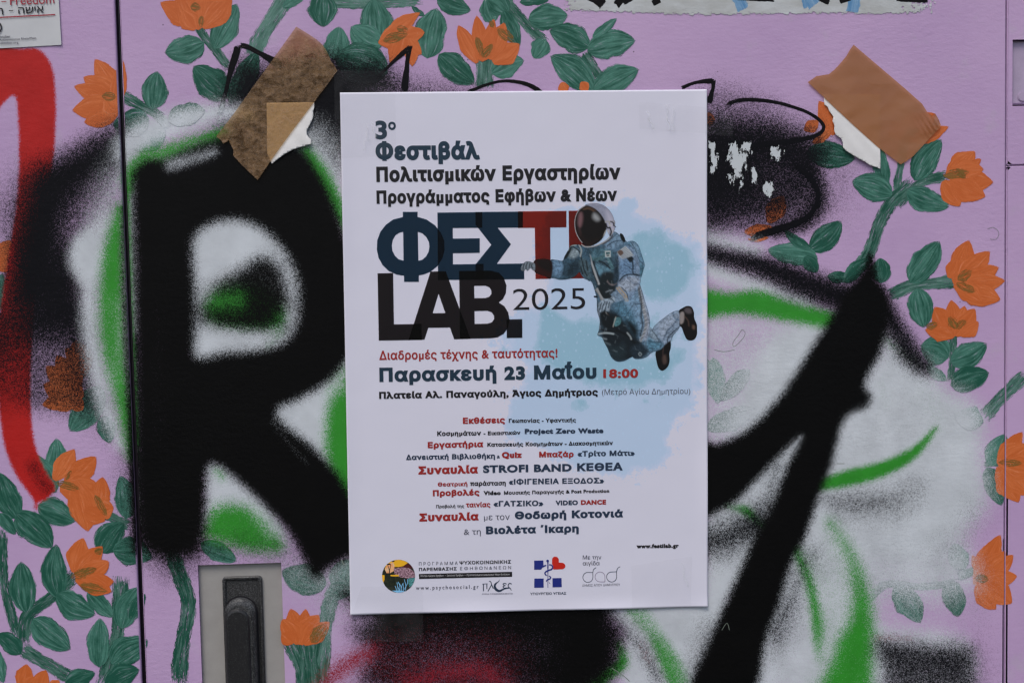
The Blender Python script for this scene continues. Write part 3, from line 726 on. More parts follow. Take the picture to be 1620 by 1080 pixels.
stem('A', [(690, 540), (790, 600), (890, 650), (960, 730)], 62)
stem('B', [(280, 60), (275, 170), (350, 270), (440, 390)], 56)
stem('B', [(770, -20), (700, 90), (630, 200), (570, 330)], 95, .25)
stem('C', [(100, 10), (380, 22), (680, 0)], 62, .2)
stem('D', [(60, -10), (190, 140), (300, 245)], 62)
stem('D', [(520, 300), (610, 440)], 58)
stem('C', [(1030, 500), (1035, 300)], 105, .15)
stem('F', [(400, 820), (375, 950), (355, 1090)], 48, .1)
stem('F', [(360, 1170), (480, 1050), (640, 1000)], 60)
stem('I', [(450, 60), (330, 170), (255, 300), (195, 470), (90, 610)], 82)
stem('I', [(310, 710), (450, 655), (700, 630)], 72, .1)
stem('K', [(680, -60), (672, 100), (660, 230)], 46)
stem('K', [(1090, 185), (960, 310), (850, 430)], 85, .1)
stem('K', [(850, 700), (960, 690), (1075, 692)], 40)
stem('N', [(190, 610), (300, 515), (500, 530), (710, 500)], 48)
stem('N', [(700, 470), (860, 420)], 60)
stem('J', [(560, 960), (740, 1050)], 62)
stem('L', [(10, 200), (20, 500), (105, 830)], 62, -.1)
stem('L', [(130, 860), (155, 700), (290, 590), (430, 460)], 80, -.1)
stem('L', [(120, 880), (250, 960), (400, 1050)], 82)
stem('L', [(690, 470), (670, 800), (590, 1100)], 95)
stem('M', [(-10, 300), (40, 430), (98, 620), (70, 840), (50, 1100)], 92, -.1)
stem('M', [(960, 490), (890, 700), (850, 1100)], 92, .1)
stem('M', [(670, 830), (730, 960), (760, 1100)], 84)
stem('M', [(780, 820), (800, 1100)], 120, -.05)
for a in [('A', 850, 670, 640, 715, 160), ('A', 940, 740, 755, 850, 115), ('A', 870, 625, 897, 405, 148),
          ('B', 300, 245, 72, 300, 165, .05), ('B', 355, 280, 488, 22, 152, .1), ('B', 440, 560, 236, 375, 190), ('B', 95, 690, 308, 630, 135), ('B', 600, 300, 440, 600, 130, -.1),
          ('B', 745, 45, 870, -10, 60), ('C', 112, -30, 112, 158, 170), ('C', 175, 345, 205, 150, 155), ('C', 430, 240, 400, -10, 195, .1), ('C', 450, 260, 270, 150, 175),
          ('C', 480, 420, 170, 330, 250, -.1), ('C', 705, 335, 760, 45, 200, .08), ('C', 690, 90, 615, 35, 34), ('C', 760, -10, 955, 60, 120), ('C', 770, 310, 975, 480, 160),
          ('C', 1085, 130, 1035, -10, 110), ('D', -30, -10, 85, 80, 150), ('D', 150, 15, 320, 5, 60), ('D', 200, 110, 428, 90, 150), ('D', 60, 60, 150, 270, 110), ('D', 300, 225, 230, 335, 110, .15),
          ('D', 550, 270, 318, 170, 165), ('D', 535, 290, 812, 230, 170), ('D', 565, 215, 706, 105, 58, .15), ('D', 570, 520, 325, 318, 180), ('D', 570, 520, 832, 395, 160), ('D', -10, 420, 178, 345, 140),
          ('E', 700, 870, 985, 905, 160, -.05), ('F', 295, 1060, 262, 835, 95), ('F', 455, 1030, 612, 795, 160), ('I', 330, 140, 98, 60, 165), ('I', 410, 110, 655, 205, 150), ('I', 265, 640, 260, 495, 125),
          ('I', 430, 640, 600, 400, 175), ('I', 470, 670, 510, 895, 165, .1), ('K', 650, 95, 490, 20, 185, .1), ('K', 660, 120, 868, 10, 160, .05), ('K', 660, 250, 882, 175, 165, -.1), ('K', 640, 220, 520, 130, 70),
          ('K', 850, 460, 680, 420, 140), ('K', 870, 700, 972, 525, 140), ('K', 865, 715, 952, 935, 125), ('N', 745, 430, 680, 280, 130), ('N', 340, 525, 492, 738, 160), ('N', 640, 500, 702, 705, 145),
          ('G', 5, 790, 15, 580, 80), ('G', -20, 940, -5, 820, 60), ('J', 570, 250, 395, 512, 175), ('J', 590, 420, 625, 580, 110), ('J', 305, 780, 322, 548, 130), ('J', 320, 860, 175, 630, 140), ('J', 215, 930, 432, 1025, 170),
          ('J', 720, 1010, 685, 760, 140), ('J', 105, 1010, -10, 740, 160), ('L', 90, 110, 300, 312, 180), ('L', 0, 110, 90, 235, 80), ('L', 340, 600, 322, 285, 150), ('L', 150, 680, 120, 385, 160), ('L', 325, 570, 545, 690, 160),
          ('L', 500, 555, 645, 705, 110), ('L', 185, 710, 402, 888, 180), ('L', 120, 915, -20, 800, 120), ('L', -10, 890, 20, 1080, 80), ('L', 565, 990, 570, 705, 140), ('L', 635, 970, 845, 835, 180), ('L', 690, 770, 790, 530, 150), ('L', 740, 720, 828, 570, 90),
          ('L', 370, 1085, 545, 1020, 110), ('L', 600, 1090, 795, 1000, 140), ('L', 570, 340, 705, 165, 165), ('L', 640, 320, 870, 370, 165), ('M', 170, 280, 378, 385, 120), ('M', 890, 520, 630, 440, 185), ('M', 960, 560, 1015, 370, 170, .1), ('M', 900, 540, 1040, 560, 130, .1),
          ('H', 650, 450, 832, 285, 150), ('H', 695, 490, 408, 450, 140), ('H', 660, 450, 505, 335, 64), ('H', 620, 490, 695, 580, 100), ('H', 750, 600, 900, 600, 70), ('H', 850, 640, 1000, 500, 90),
          ('O', 100, 90, 130, 360, 120), ('O', 310, 160, 140, 340, 110), ('O', 60, 500, 350, 380, 140), ('O', 60, 90, 60, 300, 90)]:
    leaf(*a)
flower('B', [(270, 160, 48, 15, 120), (280, 165, 150, -60, 140), (280, 150, 320, -80, 150), (290, 160, 455, -20, 125), (250, 170, 180, 60, 110)], [(220, 40, 280, 45, 50), (285, 90, 280, 160, 36)])
flower('A', [(670, 590, 540, 338, 120), (680, 570, 475, 440, 125), (680, 590, 422, 492, 120), (690, 600, 412, 630, 140), (680, 610, 480, 700, 110), (660, 640, 700, 345, 84), (600, 560, 690, 640, 130)], [(578, 548, 665, 552, 58)])
flower('C', [(440, 225, 665, 72, 84), (570, 230, 425, 245, 95), (570, 180, 495, 365, 90), (600, 170, 620, 380, 84), (570, 210, 690, 185, 84), (600, 220, 672, 312, 60)], [(450, 235, 600, 190, 60), (530, 160, 600, 175, 40)])
flower('C', [(990, 360, 882, 145, 92), (1010, 330, 985, 90, 84), (1080, 360, 1230, 250, 110), (1060, 340, 1145, 130, 100), (1040, 330, 1085, 110, 80), (1010, 350, 1060, 180, 100)], [(985, 210, 1020, 330, 44), (1100, 160, 1200, 240, 64), (1020, 330, 1080, 250, 50), (1060, 120, 1085, 160, 34)])
flower('D', [(390, 470, 420, 530, 60), (500, 470, 540, 520, 56)])
flower('E', [(860, 770, 775, 575, 100), (770, 690, 690, 745, 70), (740, 815, 860, 740, 60)])
flower('E', [(150, 640, 160, 720, 60)])
flower('F', [(640, 1010, 800, 862, 140), (660, 1030, 835, 905, 90), (660, 1010, 905, 1040, 130), (640, 1000, 850, 965, 120), (620, 1030, 715, 1175, 120), (660, 1020, 860, 1120, 130)], [(615, 1000, 770, 980, 60), (690, 960, 750, 1020, 40)])
flower('F', [(420, 800, 650, 722, 84), (400, 790, 575, 648, 120), (400, 800, 480, 640, 120), (380, 800, 330, 690, 100)], [(380, 860, 420, 760, 60), (400, 760, 480, 740, 50)])
flower('I', [(690, 650, 765, 395, 145), (650, 610, 700, 500, 90), (700, 640, 885, 460, 130), (700, 640, 936, 550, 120), (710, 640, 972, 625, 110), (700, 660, 945, 735, 140), (680, 650, 840, 748, 110)], [(700, 625, 785, 565, 60), (690, 640, 805, 690, 56)])
flower('I', [(690, 940, 570, 775, 120), (680, 940, 665, 735, 96), (690, 940, 742, 768, 84), (690, 940, 800, 785, 110), (720, 940, 820, 860, 90), (680, 945, 515, 905, 90)], [(650, 830, 700, 900, 60), (690, 900, 750, 850, 50), (520, 890, 590, 870, 50)])
flower('K', [(930, 690, 1070, 515, 100), (930, 700, 1110, 590, 130), (930, 710, 1050, 915, 140), (960, 700, 1130, 870, 150), (950, 700, 1160, 740, 150)], [(930, 685, 1075, 695, 44)])
flower('N', [(800, 520, 945, 235, 130), (840, 480, 785, 350, 60), (820, 500, 975, 330, 130), (860, 470, 1018, 350, 100), (850, 490, 1040, 470, 110), (830, 500, 1012, 625, 140), (810, 510, 920, 660, 110)], [(800, 480, 880, 490, 60)])
flower('G', [(-30, 570, 60, 395, 110), (-30, 560, 70, 500, 90)])
flower('J', [(470, 320, 245, 245, 130), (470, 320, 260, 140, 130), (450, 300, 320, 80, 130), (470, 330, 240, 362, 110), (470, 330, 400, 378, 90), (470, 200, 425, -10, 130), (470, 150, 370, 40, 80)])
flower('J', [(310, 790, 425, 612, 105), (370, 800, 548, 655, 120), (340, 840, 590, 850, 150), (560, 980, 585, 770, 110), (560, 960, 648, 945, 120), (430, 790, 500, 1080, 170), (480, 960, 600, 1020, 100)], [(320, 800, 460, 840, 50), (540, 870, 610, 1000, 44), (370, 790, 410, 730, 26)])
flower('L', [(420, 450, 474, 252, 115), (430, 470, 585, 300, 110), (430, 480, 622, 385, 120), (430, 490, 650, 500, 110), (440, 490, 636, 560, 110)], [(400, 480, 555, 425, 60), (450, 520, 620, 560, 60), (540, 340, 585, 315, 44)])
flower('L', [(120, 1110, 152, 970, 100), (220, 1110, 262, 1005, 84), (290, 1110, 335, 1062, 60), (160, 1110, 210, 1050, 100)])
flower('M', [(720, 860, 682, 655, 110), (730, 860, 770, 655, 90), (740, 860, 845, 690, 110), (760, 860, 905, 730, 100), (720, 850, 635, 715, 120), (700, 850, 630, 800, 90)], [(800, 850, 890, 740, 90)])
flower('H', [(280, 350, 440, 320, 70), (300, 390, 420, 380, 30), (420, 300, 500, 140, 110)])
flower('C', [(60, 790, 190, 800, 120), (120, 780, 140, 910, 110)])

# marker lines of the older tags
def tagline(pts, w, label=None):
    W = w * SC; n = max(10, int(sum(math.dist(pts[i], pts[i + 1]) for i in range(len(pts) - 1)) / 4))
    R = ribbon(pts, lambda t: W * (.85 + .25 * math.sin(3 + 5 * t)), n, 4, 'stem', 0, -.2)
    place('painted_line', [(*R, 0)], [M_TAG])
tagline([(347, 182), (356, 150), (366, 110), (378, 72)], 11)
tagline([(379, 71), (395, 76), (420, 90), (446, 104)], 12)
tagline([(598, 122), (620, 100), (647, 76)], 8); tagline([(648, 72), (644, 100), (640, 145)], 11)
tagline([(740, 146), (770, 134), (800, 128), (835, 134), (862, 150)], 7)
tagline([(1078, 140), (1100, 131), (1130, 128)], 8); tagline([(1128, 127), (1128, 140), (1121, 164)], 10)
tagline([(1150, 172), (1158, 162), (1180, 158), (1215, 160), (1250, 168), (1285, 182), (1303, 200), (1292, 214), (1260, 222), (1210, 228), (1150, 236)], 9)
tagline([(1258, 262), (1282, 282), (1294, 306), (1286, 334), (1262, 352), (1225, 364), (1186, 378)], 12)

# fine scratches and runs in the paint
M_SCR = m_simple('scratch_edge', (.20, .24, .20), .5, .3)
for pts, w in [([(1174, 521), (1179, 526), (1176, 534), (1166, 545), (1160, 548), (1160, 541), (1168, 530), (1174, 521)], .8), ([(1130, 553), (1145, 556), (1162, 553)], .8), ([(1324, 733), (1336, 733)], .9), ([(540, 884), (544, 893)], 1.6), ([(1142, 996), (1150, 985), (1154, 996)], .8), ([(968, 1056), (985, 1067), (996, 1077)], 1.2), ([(1562, 362), (1572, 360), (1580, 368), (1576, 378), (1566, 378)], .6)]:
    R = ribbon(pts, lambda t: w * SC, 24, 1, 'leaf', 0, 0); R[4][:] = 1
    place('paint_scratch', [(*R, 0)], [M_SCR])

# white paint patches: overpainted strip at the top and old drips beside the poster
def m_patch():
    m, nt, b = mat('white_overpaint')
    fp = flatpos(nt)
    c = mixc(nt, maprange(nt, noise(nt, vmul(nt, fp, (.4, 1, 1)), 60, 4, .6), .35, .65), (.44, .45, .43), (.60, .63, .64))
    g = add_spray(nt, c, b); b.inputs['Roughness'].default_value = .55; orange_peel(nt, b, s=.6)
    ed = N(nt, 'ShaderNodeAttribute', attribute_name='edge')
    al = mathn(nt, 'GREATER_THAN', ed.outputs['Fac'], mathn(nt, 'MULTIPLY', mathn(nt, 'SUBTRACT', noise(nt, fp, 260, 4, .7), .40), 1.5)); nt.links.new(al, b.inputs['Alpha']); return m
M_PATCH = m_patch()
def m_drip():
    m, nt, b = mat('scratched_white_paint')
    fp = flatpos(nt); b.inputs['Base Color'].default_value = (.60, .64, .66, 1); b.inputs['Roughness'].default_value = .5
    ed = N(nt, 'ShaderNodeAttribute', attribute_name='edge')
    n1 = noise(nt, vmul(nt, fp, (1.6, 1, .7)), 150, 4, .72)
    al = mathn(nt, 'GREATER_THAN', mathn(nt, 'MULTIPLY', ed.outputs['Fac'], .5), maprange(nt, n1, .36, .62)); nt.links.new(al, b.inputs['Alpha'])
    orange_peel(nt, b, s=.5); return m
M_DRIP = m_drip()
def bluep():
    return m_simple('blue_paint_marks', (.10, .30, .55), .5, .3, (400, .3), .3)
M_BLUE = bluep()
R = ribbon([(893, -12), (1180, -8), (1480, -10)], lambda t: 62 * SC, 60, 12, 'leaf', 0, 0)
R[4][:] = np.minimum(R[4], 1); place('overpainted_strip', [(*R, 0)], [M_PATCH])
for pts, w, mm in [([(1166, -5), (1176, 16)], 20, 1), ([(1278, -8), (1290, 8)], 26, 1), ([(1352, -2), (1348, 20)], 20, 1), ([(1270, -2), (1274, 14)], 6, 1),
                   ([(930, -8), (945, 0), (955, 8)], 16, 0), ([(975, -2), (985, 6)], 18, 0), ([(985, 4), (1004, -8)], 12, 0), ([(1032, 6), (1044, 0)], 10, 0), ([(1160, -3), (1225, 0)], 7, 0), ([(1290, -6), (1312, 4)], 10, 0), ([(1328, 3), (1346, -3)], 8, 0), ([(1418, -2), (1468, 0)], 10, 0), ([(1200, -6), (1202, 0)], 14, 0)]:
    R = ribbon(pts, lambda t: w * SC, 8, 5, 'stem', 0, -.1 if mm == 0 else .2)
    place('painted_line', [(*R, 0)], [M_TAG if mm == 0 else m_brush('blue_brush_paint', (.06, .22, .45), (.25, .42, .60), (.5, .55, .6), .8, 1.4) if 'blue_brush_paint' not in bpy.data.materials else bpy.data.materials['blue_brush_paint']])
for pts, w in [([(1164, 222), (1166, 262), (1160, 305)], 34), ([(1182, 222), (1186, 250)], 20), ([(1124, 218), (1130, 260), (1126, 285)], 16), ([(1190, 262), (1196, 300)], 12), ([(1216, 240), (1240, 246)], 26), ([(1205, 290), (1228, 310)], 22)]:
    R = ribbon(pts, lambda t: w * SC * (.7 + .5 * math.sin(3 * t)), 14, 8, 'leaf', 0, 0)
    place('chipped_paint', [(*R, 0)], [M_DRIP])
#@@PART2
# ------------------------------------------------------------------ flat print helpers
def sheet_from_outline(pts, y, m, name, parent=None, grid=None, attrs=None, yfun=None, px=True, shear=None):
    """triangulated sheet with the given outline (photo px), optional inner grid points (metres) so it can bend"""
    q = np.array(pts, float)
    if px: x, z = P(q[:, 0], q[:, 1]); q = np.stack([x, z], 1)
    n = len(q); vv = [Vector(p) for p in q]; ee = [(i, (i + 1) % n) for i in range(n)]
    if grid:
        # densify the outline too
        dense = []
        for i in range(n):
            a, b = q[i], q[(i + 1) % n]; k = max(1, int(np.linalg.norm(b - a) / grid))
            dense += [a + (b - a) * t / k for t in range(k)]
        q = np.array(dense); n = len(q); vv = [Vector(p) for p in q]; ee = [(i, (i + 1) % n) for i in range(n)]
        gx, gz = np.meshgrid(np.arange(q[:, 0].min() + grid / 2, q[:, 0].max(), grid), np.arange(q[:, 1].min() + grid / 2, q[:, 1].max(), grid))
        vv += [Vector((a, b)) for a, b in zip(gx.ravel(), gz.ravel())]
    co, _, fa, *_r = geometry.delaunay_2d_cdt(vv, ee, [], 1, 1e-7)
    V = np.array([(c[0], 0, c[1]) for c in co]); V[:, 1] = y if yfun is None else yfun(V[:, 0], V[:, 2])
    F = [tuple(f) for f in fa]
    a, b, c = (V[i] for i in F[0]); 
    if np.cross(b - a, c - b)[1] > 0: F = [f[::-1] for f in F]
    me = mesh_np(name, V, F, [m] if m else [], {k: fn(V[:, 0], V[:, 2]) for k, fn in (attrs or {}).items()}, smooth_sh=grid is not None)
    o = obj(name, me); 
    if parent is not None: adopt(o, parent)
    return o
def bez_pts(sp, seg=5):
    out = []; b = sp.bezier_points; n = len(b)
    for i in range(n):
        p0, h0, h1, p1 = b[i].co.xy, b[i].handle_right.xy, b[(i + 1) % n].handle_left.xy, b[(i + 1) % n].co.xy
        ch = p1 - p0
        if ch.length < 1e-7: continue
        flat = abs(ch.cross(h0 - p0)) / ch.length + abs(ch.cross(h1 - p0)) / ch.length
        k = 1 if flat < 1e-4 else seg
        for j in range(k):
            t = j / k; out.append(((1 - t) ** 3) * p0 + 3 * (1 - t) ** 2 * t * h0 + 3 * (1 - t) * t * t * h1 + t ** 3 * p1)
    return np.array([(v.x, v.y) for v in out])
def offset_loop(q, d):
    keep = [0]
    for i in range(1, len(q)):
        if np.linalg.norm(q[i] - q[keep[-1]]) > 1e-4: keep.append(i)
    q = q[keep]
    if np.linalg.norm(q[0] - q[-1]) < 1e-4: q = q[:-1]
    n = len(q)
    if n < 3: return q
    a = q - np.roll(q, 1, 0); b = np.roll(q, -1, 0) - q
    a /= np.linalg.norm(a, axis=1)[:, None]; b /= np.linalg.norm(b, axis=1)[:, None]
    na = np.stack([a[:, 1], -a[:, 0]], 1); nb = np.stack([b[:, 1], -b[:, 0]], 1)
    m = na + nb; l = np.maximum((m ** 2).sum(1), .35)
    return q + d * 2 * m / l[:, None]
def text_tris(body, weight, spacing):
    c = bpy.data.curves.new('t', 'FONT'); c.body = body; c.size = 1; c.space_character = spacing
    o = bpy.data.objects.new('t', c); COL.objects.link(o)
    dg = bpy.context.evaluated_depsgraph_get(); cu = o.evaluated_get(dg).to_curve(dg)
    loops = [bez_pts(s) for s in cu.splines if s.type == 'BEZIER']
    o.evaluated_get(dg).to_curve_clear(); bpy.data.objects.remove(o); bpy.data.curves.remove(c)
    loops = [l for l in loops if len(l) > 2]
    area = [0.5 * np.sum(l[:, 0] * np.roll(l[:, 1], -1) - np.roll(l[:, 0], -1) * l[:, 1]) for l in loops]
    # fonts differ in contour direction: group contours glyph by glyph and turn each group the same way
    order = sorted(range(len(loops)), key=lambda i: loops[i][:, 0].min()); groups = []
    for i in order:
        lo, hi = loops[i][:, 0].min(), loops[i][:, 0].max()
        if groups and lo < groups[-1][1] - .012: groups[-1][0].append(i); groups[-1][1] = max(groups[-1][1], hi)
        else: groups.append([[i], hi])
    for g, _h in groups:
        if area[max(g, key=lambda i: abs(area[i]))] < 0:
            for i in g: loops[i] = loops[i][::-1]
    loops = [offset_loop(l, weight) for l in loops]; loops = [l for l in loops if len(l) > 2]
    vv, ee = [], []
    for l in loops:
        n0 = len(vv); vv += [Vector(p) for p in l]; ee += [(n0 + i, n0 + (i + 1) % len(l)) for i in range(len(l))]
    co, _, fa, *_r = geometry.delaunay_2d_cdt(vv, ee, [], 0, 1e-5)
    co = np.array([(v[0], v[1]) for v in co]); fa = np.array([f for f in fa if len(f) == 3])
    ctr = co[fa].mean(1); wind = np.zeros(len(ctr))
    for l in loops:
        A, B = l, np.roll(l, -1, 0)
        lo, hi = l[:, 0].min(), l[:, 0].max(); sel = np.where((ctr[:, 0] > lo) & (ctr[:, 0] < hi))[0]
        if not len(sel): continue
        X, Y = ctr[sel, 0][:, None], ctr[sel, 1][:, None]
        left = (B[:, 0] - A[:, 0]) * (Y - A[:, 1]) - (X - A[:, 0]) * (B[:, 1] - A[:, 1])
        up = (A[:, 1] <= Y) & (B[:, 1] > Y) & (left > 0); dn = (A[:, 1] > Y) & (B[:, 1] <= Y) & (left < 0)
        wind[sel] += up.sum(1) - dn.sum(1)
    return co, fa[wind > 0]
def text_mesh(name, body, x0, y0, x1, y1, cap, m, parent, weight=.02, y=-.00105, spacing=1.0, slant=0.):
    """lettering whose base line runs from photo px (x0,y0) to (x1,y1) with capitals `cap` px tall"""
    co, fa = text_tris(body, weight, spacing)
    used = np.unique(fa); mn, mx = co[used].min(0), co[used].max(0)
    a = np.array(P1(x0, y0)); b = np.array(P1(x1, y1)); L = np.linalg.norm(b - a); d = (b - a) / L; n = np.array([-d[1], d[0]])
    capm = cap * SC * (1.0 if cap < 30 else 1.0)
    u = (co[:, 0] - mn[0]) / (mx[0] - mn[0]) * L
    k = capm / (.70 + 2 * weight); v = (co[:, 1] + weight) * k
    W = a + u[:, None] * d + (v[:, None]) * n + (v * slant)[:, None] * d
    V = np.stack([W[:, 0], np.full(len(W), y), W[:, 1]], 1)
    F = fa.copy(); t = V[F[0]]
    if np.cross(t[1] - t[0], t[2] - t[1])[1] > 0: F = F[:, ::-1]
    remap = -np.ones(len(V), int); us = np.unique(F); remap[us] = np.arange(len(us))
    me = mesh_np(name, V[us], np.ascontiguousarray(remap[F]), [m]); return adopt(obj(name, me), parent)
def poly_rings(name, outer, holes, y, m, parent):
    """flat letter shape with holes, photo px"""
    vv, ee, loops = [], [], []
    for r in [outer] + holes:
        q = np.array(r, float); x, z = P(q[:, 0], q[:, 1]); l = np.stack([x, z], 1); loops.append(l)
        n0 = len(vv); vv += [Vector(p) for p in l]; ee += [(n0 + i, n0 + (i + 1) % len(l)) for i in range(len(l))]
    co, _, fa, *_r = geometry.delaunay_2d_cdt(vv, ee, [], 0, 1e-7)
    co = np.array([(v[0], v[1]) for v in co]); fa = np.array([f for f in fa if len(f) == 3]); ctr = co[fa].mean(1)
    ins = np.zeros(len(ctr), bool)
    for l in loops:
        for A, B in zip(l, np.roll(l, -1, 0)):
            c = (A[1] > ctr[:, 1]) != (B[1] > ctr[:, 1]); ins ^= c & (ctr[:, 0] < (B[0] - A[0]) * (ctr[:, 1] - A[1]) / (B[1] - A[1] + 1e-15) + A[0])
    F = fa[ins]; V = np.stack([co[:, 0], np.full(len(co), y), co[:, 1]], 1); t = V[F[0]]
    if np.cross(t[1] - t[0], t[2] - t[1])[1] > 0: F = F[:, ::-1]
    return adopt(obj(name, mesh_np(name, V, np.ascontiguousarray(F), [m])), parent)
def ell(cx, cy, rx, ry, n=48): return [(cx + rx * math.cos(2 * math.pi * i / n), cy + ry * math.sin(2 * math.pi * i / n)) for i in range(n)]
def fz(f, pts):
    ox, oy, s = f; return [(ox + u / s, oy + v / s) for u, v in pts]
def line_mesh(name, lines, y, m, parent):
    """printed line drawing: list of (points px, width px)"""
    V, F = [], []
    for k, (pts, w) in enumerate(lines):
        q = smooth(pts, 8) if len(pts) > 2 else np.array(pts, float)
        x, z = P(q[:, 0], q[:, 1]); c = np.stack([x, z], 1); d = np.gradient(c, axis=0); d /= np.linalg.norm(d, axis=1)[:, None] + 1e-12
        n = np.stack([d[:, 1], -d[:, 0]], 1); n0 = len(V)
        ws = np.full(len(c), w, float) if not isinstance(w, (list, tuple)) else np.interp(np.linspace(0, 1, len(c)), np.linspace(0, 1, len(w)), w)
        for i in range(len(c)):
            h = ws[i] * SC / 2; a = c[i] + n[i] * h; b = c[i] - n[i] * h
            V += [(a[0], y - k * 4e-6, a[1]), (b[0], y - k * 4e-6, b[1])]
        for i in range(len(c) - 1): F.append((n0 + 2 * i, n0 + 2 * i + 2, n0 + 2 * i + 3, n0 + 2 * i + 1))
    V = np.array(V); F = np.array(F)
    return adopt(obj(name, mesh_np(name, V, F, [m])), parent)

# ------------------------------------------------------------------ poster
def lin(c): c = c / 255; return c / 12.92 if c <= .04045 else ((c + .055) / 1.055) ** 2.4
KL = (.62, .61, .62)
def alb(r, g, b): return tuple(min(.95, lin(c) / k) for c, k in zip((r, g, b), KL))
PAPER = (.76, .752, .855)
TL, TR, BR, BL = (538, 147), (1117.5, 142), (1119, 958.5), (554.5, 971)
pc = [np.array(P1(*q)) for q in (TL, TR, BR, BL)]
PY = -.0012
PO = tag(empty('festival_poster', (float(pc[3][0]), -.001, float(pc[3][1]))), 'white printed festival poster with a floating astronaut and Greek lettering, taped to the cabinet door', 'poster')
WA = Raster(528, 130, 1130, 985, 2, 2)
def W(ch, pts, soft, amt=1., curve=True): WA.add(ch, WA.cov_poly(pts, soft, curve), amt)
def WS(ch, pts, w, soft, amt=1.): WA.add(ch, WA.cov_stroke(pts, w, soft), amt)
# pale blue wash
W(0, [(860, 350), (890, 326), (930, 330), (990, 318), (1010, 330), (1080, 368), (1112, 390), (1116, 470), (1112, 560), (1100, 640), (1060, 680), (1060, 720), (1020, 745), (960, 750), (900, 730), (830, 690), (800, 640), (840, 600), (800, 560), (810, 500), (860, 470), (850, 410)], 30, .98)
W(0, [(845, 585), (900, 600), (1040, 610), (1070, 640), (1050, 690), (1000, 730), (900, 735), (840, 700), (810, 650)], 14, .5)
W(0, [(800, 660), (830, 660), (830, 720), (790, 715)], 12, .6); W(0, [(1035, 700), (1062, 715), (1040, 740), (1015, 735)], 10, .5)
W(0, [(985, 312), (1005, 318), (1000, 335), (978, 330)], 6, .9); W(0, [(765, 512), (800, 515), (800, 560), (770, 560)], 14, .45)
WS(0, [(900, 760), (905, 790)], 16, 12, .4); WS(0, [(930, 740), (1000, 750)], 20, 14, .4)
# stronger teal-blue wash
W(1, [(1000, 366), (1040, 360), (1075, 378), (1098, 400), (1100, 440), (1080, 470), (1040, 480), (1010, 470), (990, 430), (985, 390)], 18, .92)
W(1, [(860, 480), (905, 500), (960, 510), (1000, 560), (1070, 560), (1060, 600), (1000, 612), (930, 610), (870, 585), (845, 560), (846, 515)], 18, 1)
W(1, [(1040, 480), (1100, 500), (1090, 540), (1050, 560), (1000, 540)], 18, .62)
W(1, [(900, 632), (925, 628), (935, 645), (915, 656), (900, 648)], 7, .7); W(1, [(785, 548), (810, 540), (822, 560), (800, 572)], 8, .6)
W(1, [(806, 530), (822, 525), (830, 540), (815, 545)], 6, .55); W(1, [(1064, 552), (1084, 550), (1086, 572), (1068, 574)], 5, .7); W(1, [(1080, 532), (1104, 528), (1108, 552), (1086, 556)], 7, .6)
W(1, [(962, 600), (1010, 600), (1050, 625), (1040, 640), (960, 632)], 12, .4)
W(0, [(890, 326), (920, 330), (900, 342), (870, 345)], 8, .5)
